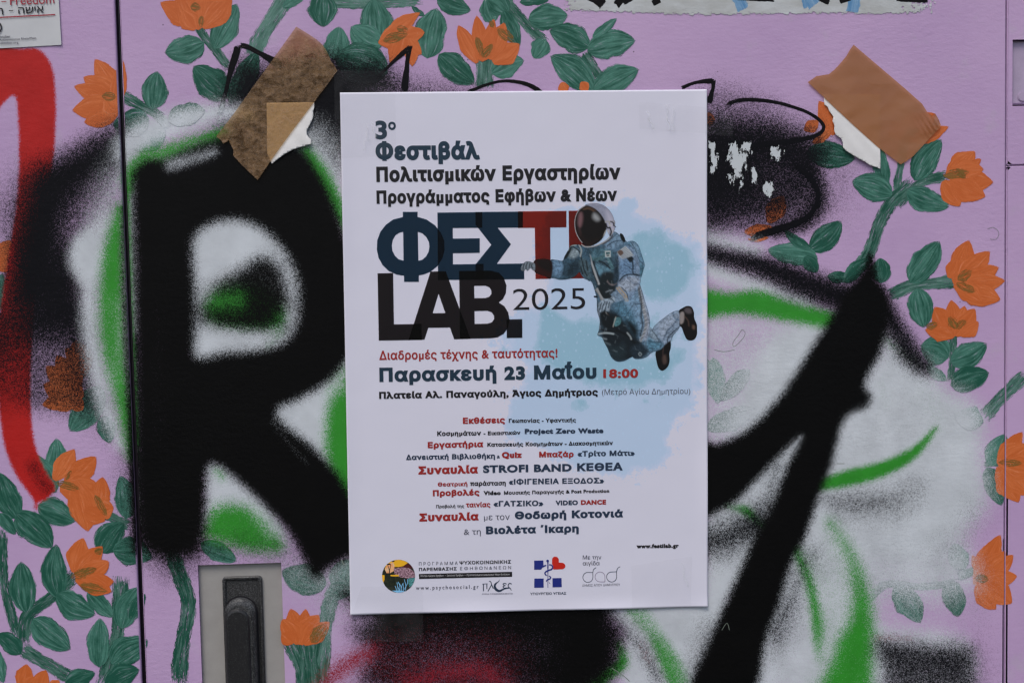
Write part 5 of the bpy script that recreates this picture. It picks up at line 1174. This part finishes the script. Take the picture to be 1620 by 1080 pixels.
sh_(FF3([(600, 500), (700, 560), (740, 640), (700, 700), (640, 620)]), (18, 26, 30), soft=6)
# chest
sh_(T4([(360, 340), (500, 330), (560, 400), (560, 520), (520, 600), (450, 600), (410, 520), (370, 440)]), (56, 76, 88), soft=6)
sh_(T4([(440, 420), (500, 440), (540, 470), (530, 500), (470, 495), (430, 450)]), (96, 128, 144), soft=3)
sh_(T4([(420, 345), (500, 340), (540, 370), (480, 400), (420, 395)]), (74, 104, 116), soft=3)
sh_(T4([(480, 470), (560, 480), (560, 560), (500, 620), (450, 560)]), (30, 38, 42), soft=4)
AL(FF2([(360, 750), (440, 720), (490, 640), (560, 560), (640, 480), (690, 500)]), 5.2, (84, 114, 120), soft=1); AL(FF2([(300, 740), (400, 750), (440, 720)]), 4.6, (72, 100, 106), soft=1)
AL(FF2([(505, 700), (530, 780), (570, 860)]), 5, (80, 110, 118), soft=1); AL(FF2([(395, 770), (460, 800), (540, 870)]), 1.6, (18, 24, 28), soft=1)
sh_(FF2([(470, 640), (545, 635), (548, 720), (475, 722)]), (168, 172, 172), soft=.6, curve=False); sh_(FF2([(485, 655), (535, 652), (535, 680), (488, 685)]), (50, 88, 92), soft=.6, curve=False); sh_(FF2([(490, 692), (530, 690), (530, 705), (492, 708)]), (40, 50, 56), soft=.5, curve=False)
for q, w, c in (([(240, 690), (270, 700), (290, 780), (330, 900), (390, 1070)], 3.4, (150, 150, 152)), ([(275, 790), (330, 960), (370, 1060)], 1.6, (30, 32, 34)), ([(150, 630), (190, 720), (220, 800)], 2.4, (140, 146, 148)), ([(170, 620), (230, 640), (250, 700)], 2, (24, 28, 30)), ([(320, 780), (360, 900), (400, 1000)], 2, (26, 30, 34)), ([(500, 1040), (540, 1075), (600, 1080)], 1.6, (110, 100, 100))): AL(FF2(q), w, c, soft=.9)
# collar
sh_(T4([(500, 300), (545, 245), (580, 265), (610, 295), (560, 330), (500, 340)]), (112, 134, 154), soft=3)
AL(T4([(505, 320), (545, 295), (585, 290)]), 1.3, (48, 62, 76)); AL(T4([(500, 300), (540, 270), (560, 250)]), 1.2, (60, 76, 90))
AP(T4([(577, 252), (590, 252), (602, 270), (609, 292), (600, 300), (584, 282)]), (14, 16, 18), soft=.8)
# near arm
AP(T4([(565, 400), (572, 360), (600, 325), (640, 325), (675, 370), (688, 420), (690, 480), (695, 520), (680, 560), (655, 600), (620, 632), (600, 625), (575, 590), (555, 572), (560, 530), (572, 500)]), (118, 136, 158))
sh_(T4([(570, 420), (600, 400), (650, 400), (660, 470), (600, 490), (575, 480)]), (106, 130, 156), soft=5)
sh_(T4([(580, 520), (640, 495), (685, 510), (670, 555), (620, 580), (570, 560)]), (146, 154, 168), soft=5)
sh_(T4([(560, 400), (572, 420), (572, 500), (556, 560), (540, 500)]), (44, 60, 72), soft=3)
AL(T4([(575, 520), (600, 492), (640, 482), (688, 490)]), 2, (26, 34, 42), soft=1); AL(T4([(640, 380), (652, 430), (652, 475), (680, 485)]), 2, (28, 38, 46), soft=1.1); AL(T4([(600, 425), (640, 450), (655, 470)]), 1.2, (70, 86, 104))
AL(T4([(620, 500), (650, 530), (685, 540)]), 1.4, (104, 116, 134), soft=1.4); AL(T4([(600, 330), (570, 370), (560, 420)]), 1.4, (40, 54, 66))
sh_(FF2([(755, 720), (800, 700), (850, 740), (800, 790)]), (26, 34, 40), soft=1.2)
sh_(FF2([(632, 650), (740, 575), (800, 630), (850, 700), (700, 745), (650, 700)]), (164, 168, 172), soft=.9, curve=False)
for i in range(7): AL(FF2([(650 + i * 8, 668 + i * 11), (745 + i * 15, 590 + i * 17)]), .75, (84, 88, 100), soft=.45)
sh_(FF2([(636, 652), (680, 625), (715, 665), (672, 700)]), (96, 78, 70), soft=1)
for q in ([(560, 560), (590, 600), (622, 632)], [(572, 555), (610, 600), (618, 625)]): AL(T4(q), 2.6, (150, 136, 118), soft=.8)
AL(T4([(548, 575), (580, 600), (606, 630)]), 1.2, (24, 28, 32)); AL(T4([(585, 555), (615, 585), (624, 620)]), 1.2, (34, 40, 48)); sh_(T4([(604, 620), (618, 615), (622, 632), (608, 638)]), (140, 146, 152), soft=1)
# near hand: cuff, palm and fingers
AP(T4([(520, 605), (552, 578), (590, 600), (600, 625), (570, 635), (545, 640)]), (120, 138, 156))
AP(T4([(455, 650), (475, 628), (505, 612), (540, 608), (550, 630), (525, 655), (518, 690), (500, 690), (488, 682), (474, 698), (460, 690)]), (140, 152, 164))
for q in ([(490, 640), (480, 665), (474, 695)], [(505, 640), (497, 668), (492, 690)], [(475, 642), (466, 665), (462, 685)], [(518, 640), (510, 672)]): AL(T4(q), 1.5, (50, 62, 74), soft=.7)
AL(T4([(500, 612), (530, 622), (545, 640)]), 1.3, (50, 62, 74)); sh_(T4([(472, 700), (500, 692), (522, 715), (518, 728), (490, 722), (474, 725)]), (18, 18, 18), soft=1.5); AL(T4([(498, 700), (515, 718)]), 1.8, (120, 104, 96))
sh_(T4([(470, 700), (560, 730), (560, 790), (480, 780)]), (22, 28, 32), soft=4); sh_(FF3([(490, 490), (550, 490), (548, 550), (500, 580), (478, 560)]), (80, 118, 124), soft=1.2); AL(FF3([(500, 480), (475, 560), (470, 585)]), 1.3, (150, 146, 140), soft=.7)
for q, w, c in (([(285, 190), (320, 240), (345, 300)], 1.8, (130, 124, 120)), ([(270, 262), (300, 265)], 2.4, (14, 14, 14)), ([(300, 180), (360, 290)], 3, (140, 140, 142)), ([(330, 190), (380, 270), (440, 260)], 4, (30, 36, 38)), ([(395, 215), (430, 200), (460, 195)], 2, (110, 116, 122)), ([(410, 90), (430, 130), (470, 145), (510, 120)], 1.3, (96, 90, 92))): AL(FF3(q), w, c, soft=.9, body=w == 2.4)
# far arm (over the red letter it prints dark)
AP(T4([(285, 340), (300, 318), (335, 312), (360, 320), (392, 340), (412, 400), (410, 515), (380, 500), (350, 470), (320, 495), (285, 508), (240, 512), (205, 504), (180, 492), (180, 405), (215, 400), (250, 405), (262, 380)]), (64, 88, 104))
sh_(T4([(190, 408), (240, 410), (255, 440), (240, 490), (195, 480)]), (106, 132, 156), soft=5); sh_(T4([(290, 345), (330, 335), (345, 360), (320, 390), (285, 380)]), (146, 158, 164), soft=4, amt=.9)
sh_(T4([(255, 375), (285, 335), (300, 320), (300, 350), (270, 395)]), (22, 26, 28), soft=2); sh_(T4([(290, 420), (350, 400), (350, 470), (300, 500), (260, 490)]), (38, 54, 64), soft=7); AL(T4([(252, 400), (262, 440), (255, 480)]), 2.2, (44, 62, 74), soft=1.6)
sh_(T4([(350, 400), (380, 395), (405, 430), (410, 510), (375, 495), (352, 450)]), (74, 92, 100), soft=3)
for q in ([(365, 410), (372, 450), (390, 490)], [(385, 405), (395, 460)], [(355, 440), (365, 480)], [(300, 320), (345, 350), (360, 400)]): AL(T4(q), 1.8, (20, 26, 30), soft=1)
AL(T4([(284, 345), (295, 322), (330, 316)]), 1.3, (158, 164, 164)); AL(T4([(345, 315), (358, 345), (352, 380)]), 2, (150, 154, 154), soft=1)
AP(T4([(93, 402), (185, 404), (186, 502), (150, 492), (93, 468)]), (46, 16, 12), soft=.8); sh_(T4([(110, 402), (186, 405), (186, 470), (120, 440)]), (24, 14, 13), soft=4)
AP(T4([(13, 455), (18, 432), (35, 414), (52, 407), (80, 414), (94, 424), (94, 456), (82, 458), (70, 446), (62, 452), (50, 462), (42, 452), (28, 464)]), (112, 120, 128), soft=.6)
for q in ([(34, 418), (28, 440), (26, 460)], [(52, 415), (44, 435), (44, 456)], [(66, 420), (60, 445)], [(78, 424), (74, 436), (82, 446)]): AL(T4(q), 1.3, (30, 36, 42), soft=.5)
# helmet
AP(T4([(380, 90), (420, 78), (465, 82), (505, 105), (535, 145), (548, 195), (545, 235), (520, 262), (490, 200), (440, 120)]), (138, 138, 154), soft=.9)
sh_(T4([(500, 120), (540, 170), (540, 230), (515, 220)]), (164, 160, 174), soft=5)
AP(T4([(380, 92), (405, 94), (440, 112), (472, 145), (494, 185), (500, 225), (486, 265), (460, 295), (425, 316), (393, 322), (365, 308), (340, 270), (325, 225), (321, 185), (330, 145), (350, 110)]), (21, 16, 15), soft=.8)
sh_(T4([(344, 140), (360, 130), (366, 160), (360, 200), (348, 215), (338, 190)]), (124, 92, 96), soft=3.5, amt=.85); sh_(T4([(340, 225), (350, 222), (356, 250), (350, 262)]), (74, 52, 52), soft=3, amt=.7)
sh_(T4([(430, 135), (452, 148), (462, 170), (445, 178), (424, 160)]), (156, 156, 158), soft=4.5, amt=.85); AL(T4([(370, 112), (400, 108), (428, 122)]), 2.2, (96, 72, 56), soft=1.6, amt=.8); AL(T4([(385, 100), (415, 105), (440, 120)]), 1.6, (86, 64, 52), soft=1.2, amt=.7)
sh_(T4([(350, 250), (400, 300), (450, 280), (420, 310), (385, 318)]), (40, 24, 20), soft=5, amt=.7)
AL(T4([(378, 92), (345, 115), (326, 150), (320, 190), (325, 235), (342, 275), (362, 302)]), 1.0, (176, 168, 170), soft=.5, body=True)
AL(T4([(358, 312), (385, 326), (430, 322), (475, 304), (510, 280), (530, 250), (538, 225)]), 1.4, (172, 166, 164), soft=.6, body=True); AL(T4([(380, 322), (430, 314), (480, 288)]), .9, (60, 50, 50)); AL(T4([(480, 310), (515, 290), (536, 262)]), 1.5, (70, 52, 46), soft=.8, body=True)
sh_(T4([(490, 245), (500, 228), (512, 235), (512, 265), (490, 290), (478, 285), (484, 262)]), (186, 182, 178), soft=.8)
for q, w, c in (([(495, 185), (515, 182), (520, 205)], 2, (150, 146, 142)), ([(498, 195), (505, 215), (520, 218)], 2.2, (26, 24, 26)), ([(525, 182), (540, 190), (542, 205)], 2, (36, 36, 40)), ([(530, 180), (545, 178), (548, 195)], 1.3, (140, 138, 140)), ([(520, 215), (528, 240), (522, 262)], 2.2, (22, 22, 24)), ([(512, 200), (530, 205)], 1.2, (176, 172, 170)), ([(545, 205), (553, 212)], 1.4, (30, 30, 32))): AL(T4(q), w, c, soft=.6, body=True)
# fine fabric creases
for i in range(150):
    u = rng.uniform(420, 740); v = rng.uniform(340, 940); a = rng.uniform(.2, 1.9); L = rng.uniform(6, 26)
    p = T4([(u, v), (u + L * math.cos(a) / 2, v + L * math.sin(a) / 2 + rng.uniform(-2, 2)), (u + L * math.cos(a), v + L * math.sin(a))])
    AL(p, .8, (20, 28, 34) if i % 2 else (150, 162, 170), soft=.8, amt=rng.uniform(.10, .38))
gx = np.arange(817, 1111, .85); gy = np.arange(316, 598, .85); GX, GY = np.meshgrid(gx, gy); val = AS.sample(GX.ravel(), GY.ravel())
xx, zz = P(GX, GY); I = np.arange(GX.size).reshape(GX.shape); Fq = np.stack([I[:-1, :-1], I[1:, :-1], I[1:, 1:], I[:-1, 1:]], -1).reshape(-1, 4)
alp = val[:, 3]; Fq = Fq[alp[Fq].max(1) > .08]
us = np.unique(Fq); rm = -np.ones(GX.size, int); rm[us] = np.arange(len(us))
rgbv = np.power(np.clip(val[us, :3], 0, 1), 1.12) * np.array([.90, .92, .92]) / np.array(KL); Va = np.stack([xx.ravel()[us], np.full(len(us), PY - .00021), zz.ravel()[us]], 1)
def m_print():
    m, nt, b = mat('astronaut_print'); c = N(nt, 'ShaderNodeAttribute', attribute_name='print_color'); al = N(nt, 'ShaderNodeAttribute', attribute_name='cover')
    su = N(nt, 'ShaderNodeAttribute', attribute_name='suit'); fp = flatpos(nt)
    n1 = noise(nt, vadd(nt, fp, (0, 0, 3)), 190, 3, .55); n2 = noise(nt, vadd(nt, fp, (5, 0, 3)), 420, 3, .6)
    r1 = maprange(nt, mathn(nt, 'ABSOLUTE', mathn(nt, 'SUBTRACT', n1, .5)), 0, .07, .60, 1.06); r2 = maprange(nt, n2, .32, .68, .72, 1.24)   # folds of the suit
    k = mathn(nt, 'MULTIPLY', r1, r2); k = mathn(nt, 'ADD', mathn(nt, 'MULTIPLY', k, su.outputs['Fac']), mathn(nt, 'SUBTRACT', 1.0, su.outputs['Fac']))
    vv = nt.nodes.new('ShaderNodeVectorMath'); vv.operation = 'SCALE'; nt.links.new(c.outputs['Color'], vv.inputs[0]); nt.links.new(k, vv.inputs['Scale'])
    nt.links.new(vv.outputs[0], b.inputs['Base Color']); b.inputs['Roughness'].default_value = .4; b.inputs['Specular IOR Level'].default_value = .3
    nt.links.new(maprange(nt, al.outputs['Fac'], .35, .65), b.inputs['Alpha']); return m
mea = mesh_np('printed_astronaut', Va, rm[Fq], [m_print()], {'print_color': np.concatenate([rgbv, np.ones((len(us), 1))], 1), 'cover': alp[us], 'suit': np.clip((rgbv[:, 2] - rgbv[:, 0] * 1.3) * 30, 0, 1)})
ast = adopt(obj('printed_astronaut', mea), PO); ast['label'] = 'printed astronaut in blue suit'

# ------------------------------------------------------------------ flyer at the upper left
FL = tag(empty('old_flyer', (*[P1(30, 74)[0]], -.001, P1(30, 74)[1])), 'corner of a white flyer with red and Hebrew lettering on the left door', 'flyer')
M_FLY = m_simple('flyer_paper', (.60, .61, .62), .55, .3, (60, .25), .03)
o = sheet_from_outline([(-130, 84), (97.8, 71.6), (90, -60), (-135, -48)], -.0008, M_FLY, 'paper_sheet', FL, grid=.006, yfun=lambda x, z: -.0008 - .0006 * np.clip(1 - (P1(97, 40)[0] - x) / .01, 0, 1) ** 2)
YF = -.0016
C_ = ink('crimson', alb(130, 34, 48)); ZA = (0, 0, 12.)
text_mesh('printed_text', 'Freedom', 17.2, 8.9, 87, 6.2, 14, C_, FL, weight=.004, y=YF)
text_mesh('printed_text', 'השיא', 30, 22.8, 70.2, 20.9, 11.6, I_BLK, FL, weight=.012, y=YF)
text_mesh('printed_text', 'ר', -2.5, 24.4, 6.4, 23.8, 12, I_BLK, FL, weight=.012, y=YF)
line_mesh('printed_rule', [([(-60, 31.4), (88, 23.9)], 1.7)], YF, C_, FL)
line_mesh('printed_dash', [([(3.3, 3.4), (11, 3.1)], 1.1)], YF, C_, FL); line_mesh('printed_dash', [([(15, 17.7), (22, 17.3)], 1.1)], YF, I_BLK, FL)
line_mesh('printed_ring', [(arc(-6, 44.5, 9, 0, 360, 30), 2.4)], YF, I_BLK, FL)
text_mesh('printed_text', 'October', -2, 61.2, 17.4, 60.4, 4.2, I_GREY, FL, weight=.01, y=YF)
text_mesh('printed_text', 'gegen Antisemitismus Rhein/Main', -14, 66.4, 58, 62.4, 3.4, I_GREY, FL, weight=.01, y=YF)
text_mesh('printed_text', 'ueber-oktober.org', -14, 71, 30, 69.6, 3.4, I_GREY, FL, weight=.01, y=YF)

# ------------------------------------------------------------------ brown parcel tape holding torn paper scraps, and clear tape
def m_tape(name, col, trans, dens, crink, fine=1.):
    m, nt, b = mat(name); fp = flatpos(nt)
    n1 = noise(nt, vmul(nt, fp, (1, 1, 1.3)), 105 if fine else 30, 3 if fine else 1, .5); n2 = noise(nt, fp, 38, 3, .6); n3 = noise(nt, fp, 330, 3, .6)
    ridge = mathn(nt, 'ABSOLUTE', mathn(nt, 'SUBTRACT', n1, .5))
    stuck = maprange(nt, mathn(nt, 'ADD', mathn(nt, 'MULTIPLY', n1, .6), mathn(nt, 'MULTIPLY', n3, .4 if fine else .0)), .40 if fine else .2, .60 if fine else .4)
    c = mixc(nt, stuck, tuple(x * .97 for x in col), tuple(min(1, x * 1.04) for x in col)); nt.links.new(c, b.inputs['Base Color'])
    c = mixc(nt, mathn(nt, 'MULTIPLY', maprange(nt, ridge, .0, .018, 1, 0), .35 * crink * fine), c, tuple(min(1, x * 1.7 + .08) for x in col)); nt.links.new(c, b.inputs['Base Color'])  # crease highlights painted into the tape colour as paler lines
    b.inputs['Roughness'].default_value = .24; b.inputs['Specular IOR Level'].default_value = .6
    bp = nt.nodes.new('ShaderNodeBump'); bp.inputs['Strength'].default_value = crink; bp.inputs['Distance'].default_value = .0022
    h = mathn(nt, 'ADD', mathn(nt, 'ADD', mathn(nt, 'MULTIPLY', ridge, -1.2), mathn(nt, 'MULTIPLY', n2, .5)), mathn(nt, 'MULTIPLY', n3, .05 if fine else 0.))
    nt.links.new(h, bp.inputs['Height']); nt.links.new(bp.outputs[0], b.inputs['Normal'])
    t = N(nt, 'ShaderNodeBsdfTransparent'); t.inputs[0].default_value = (*trans, 1); mx = N(nt, 'ShaderNodeMixShader')
    f = maprange(nt, stuck, 0, 1, dens[0], dens[1]); nt.links.new(f, mx.inputs[0]); nt.links.new(t.outputs[0], mx.inputs[1]); nt.links.new(b.outputs[0], mx.inputs[2])
    nt.links.new(mx.outputs[0], nt.nodes['Material Output'].inputs[0]); return m
def wr(amp, f, s):
    r = np.random.default_rng(s); ph = r.uniform(0, 6.28, 8); ks = r.normal(0, f, (8, 2))
    return lambda x, z: amp * sum(np.abs(np.sin(ks[i, 0] * x + ks[i, 1] * z + ph[i])) for i in range(8)) / 8
# left scrap and tape
M_SCRAP = m_simple('torn_white_paper', (.76, .75, .73), .5, .35, (90, .55), .03)
s1 = [(422, 163), (497, 162.5), (497.5, 170), (495.5, 176), (496, 184), (493.5, 192), (489, 200), (485.5, 207), (485.5, 212), (488, 217), (492.5, 221), (493, 228), (480, 232), (466, 236), (452, 243), (442, 250), (430, 259.5), (423, 243)]
hyp = lambda a, b: (np.array(P1(*a)), np.array(P1(*b)))
def lift(a, b, amp, base, side=1, k=6e-3):
    A, B = hyp(a, b); d = (B - A) / np.linalg.norm(B - A); n = np.array([-d[1], d[0]]) * side
    def f(x, z):
        s = (x - A[0]) * n[0] + (z - A[1]) * n[1]; s = np.maximum(s, 0)
        return base - amp * (1 - np.exp(-s / k)) * (1 + .25 * np.sin(x * 420 + z * 300)) - np.minimum(s, .02) * .06
    return f
SC1 = sheet_from_outline(s1, 0, M_SCRAP, 'torn_paper_scrap', None, grid=.0016, yfun=lift((497, 163), (430, 260), .0010, -.0009, 1))
so1 = SC1.modifiers.new('thickness', 'SOLIDIFY'); so1.thickness = .00015; so1.offset = -1
tag(SC1, 'torn white paper corner under the crinkled left brown tape', 'paper scrap', 'torn paper corners under the brown tape')
M_T1 = m_tape('brown_tape_crinkled', (.44, .265, .135), (.78, .62, .42), (.18, .46), .5)
t1 = [(469, 43), (484, 52), (500, 62.5), (511, 72), (518, 83), (521, 90), (523.5, 97), (529, 104), (534, 112.5), (516, 137), (495, 165), (463, 207), (432, 250), (408, 285), (392, 270), (380, 258), (369, 246), (370, 238), (366, 230), (362.5, 222), (358, 225), (354, 228), (350, 222), (346, 219), (342.5, 216), (370, 181), (400, 139), (436, 89)]
w1 = wr(.0007, 420, 3); TP1 = sheet_from_outline(t1, 0, M_T1, 'brown_tape_strip', None, grid=.0016, yfun=lambda x, z: -.00135 - w1(x, z))
tag(TP1, 'crinkled see-through brown tape strip left of the poster, stuck over black spray paint', 'tape', 'brown tape strips')
M_T2 = m_tape('brown_tape_smooth', (.43, .185, .082), (.85, .55, .34), (.66, .76), .30, 0.)
s2 = [(1303, 150), (1393, 150), (1392.5, 200), (1391.5, 267.5), (1384, 264.5), (1375, 262), (1366, 256), (1356, 251), (1345, 244), (1337, 239), (1332.5, 234), (1332, 226), (1329, 219), (1321, 214), (1318.5, 207), (1319, 199), (1316, 192), (1317.5, 185), (1311, 176), (1309, 170), (1303.5, 166)]
SC2 = sheet_from_outline(s2, 0, M_SCRAP, 'torn_paper_scrap', None, grid=.0016, yfun=lift((1303, 157), (1391, 234), .0009, -.0009, -1))
so2 = SC2.modifiers.new('thickness', 'SOLIDIFY'); so2.thickness = .00015; so2.offset = -1
tag(SC2, 'torn white paper corner hanging below the smooth right brown tape', 'paper scrap', 'torn paper corners under the brown tape')
t2 = [(1349.5, 71.5), (1344, 79), (1338.5, 89), (1331, 98), (1324, 106), (1318, 112), (1310.5, 118), (1301, 119.5), (1291, 121), (1284, 126), (1277, 130.5), (1300, 152), (1350, 199), (1388, 233), (1424, 260.5), (1428, 258), (1432, 256), (1444, 247), (1468, 221), (1484.5, 204), (1487, 198), (1483, 189), (1478, 180), (1473, 184), (1466, 178), (1458, 165), (1430, 140), (1390, 106)]
w2 = wr(.0003, 160, 5); PB = np.array(P1(1474, 196))
def y2(x, z):
    d = np.hypot(x - PB[0], z - PB[1]); return -.00135 - w2(x, z) - .0012 * np.exp(-(d / .008) ** 2) * (1 + .6 * np.sin(x * 1500 + z * 900))
TP2 = sheet_from_outline(t2, 0, M_T2, 'brown_tape_strip', None, grid=.0018, yfun=y2)
tag(TP2, 'smooth opaque brown tape strip at the upper right, one end crumpled over an orange flower', 'tape', 'brown tape strips')
def m_clear():
    m, nt, b = mat('clear_tape'); b.inputs['Base Color'].default_value = (.78, .80, .82, 1); b.inputs['Roughness'].default_value = .22
    fp = flatpos(nt); bp = nt.nodes.new('ShaderNodeBump'); bp.inputs['Strength'].default_value = .3; bp.inputs['Distance'].default_value = .001
    n = noise(nt, vmul(nt, fp, (2.2, 1, .6)), 90, 3, .6); nt.links.new(n, bp.inputs['Height']); nt.links.new(bp.outputs[0], b.inputs['Normal'])
    t = N(nt, 'ShaderNodeBsdfTransparent'); t.inputs[0].default_value = (.982, .982, .982, 1); mx = N(nt, 'ShaderNodeMixShader')
    air_glint = N(nt, 'ShaderNodeAttribute', attribute_name='air_glint'); nt.links.new(mathn(nt, 'ADD', mathn(nt, 'MULTIPLY', air_glint.outputs['Fac'], .35), maprange(nt, noise(nt, fp, 50, 4, .6), .35, .7, .006, .028)), mx.inputs[0]); nt.links.new(t.outputs[0], mx.inputs[1]); nt.links.new(b.outputs[0], mx.inputs[2])
    nt.links.new(mx.outputs[0], nt.nodes['Material Output'].inputs[0]); return m
M_CLR = m_clear()
def clear(pts, lab, seed, bub=()):
    w = wr(.00008, 200, seed); bs = [(np.array(P1(a, b)), np.array(P1(c, d)), h) for a, b, c, d, h in bub]
    def f(x, z):
        y = -.0030 - w(x, z)
        for A, B, h in bs:
            L = B - A; t = np.clip(((x - A[0]) * L[0] + (z - A[1]) * L[1]) / (L @ L), 0, 1); d = np.hypot(x - A[0] - t * L[0], z - A[1] - t * L[1]); y = y - h * np.exp(-(d / .0012) ** 2)
        return y
    def air_glint(x, z):  # wrinkle glints painted as pale streaks where trapped air lifts the tape
        v = np.zeros(len(x))
        for A, B, h in bs:
            L = B - A; t = np.clip(((x - A[0]) * L[0] + (z - A[1]) * L[1]) / (L @ L), 0, 1); d = np.hypot(x - A[0] - t * L[0] - .0008 * np.sin(t * 9), z - A[1] - t * L[1]); v = np.maximum(v, np.exp(-(d / .0007) ** 2) * h / .0008)
        return v
    o = sheet_from_outline(pts, 0, M_CLR, 'clear_tape', None, grid=.0007, yfun=f, attrs={'air_glint': air_glint}); return tag(o, lab, 'tape', 'clear tapes on the poster corners')
clear([(529, 112), (625, 113.5), (627, 247), (571, 249), (531, 252)], 'clear tape over the top left corner of the poster', 21, [(589, 196, 594, 218, .0007), (580, 200, 583, 222, .0005), (576, 238, 580, 215, .0004)])
clear([(1010, 162), (1110, 170), (1150, 178), (1158.5, 188), (1158, 216), (1116, 212), (1060, 208), (1011, 204)], 'clear tape over the top right corner of the poster, end sticking out on black paint', 22, [(1023, 178, 1032, 204, .0008), (1053, 168, 1058, 206, .0008), (1064, 172, 1063, 208, .0006)])
clear([(572, 926), (669, 925), (669, 1012), (556, 1014), (556, 972)], 'clear tape over the bottom left corner of the poster', 23)
clear([(998, 893), (1094, 878), (1091, 985), (1000, 990)], 'clear tape over the bottom right of the poster beside a blank square', 24, [(1078, 890, 1086, 925, .0005)])
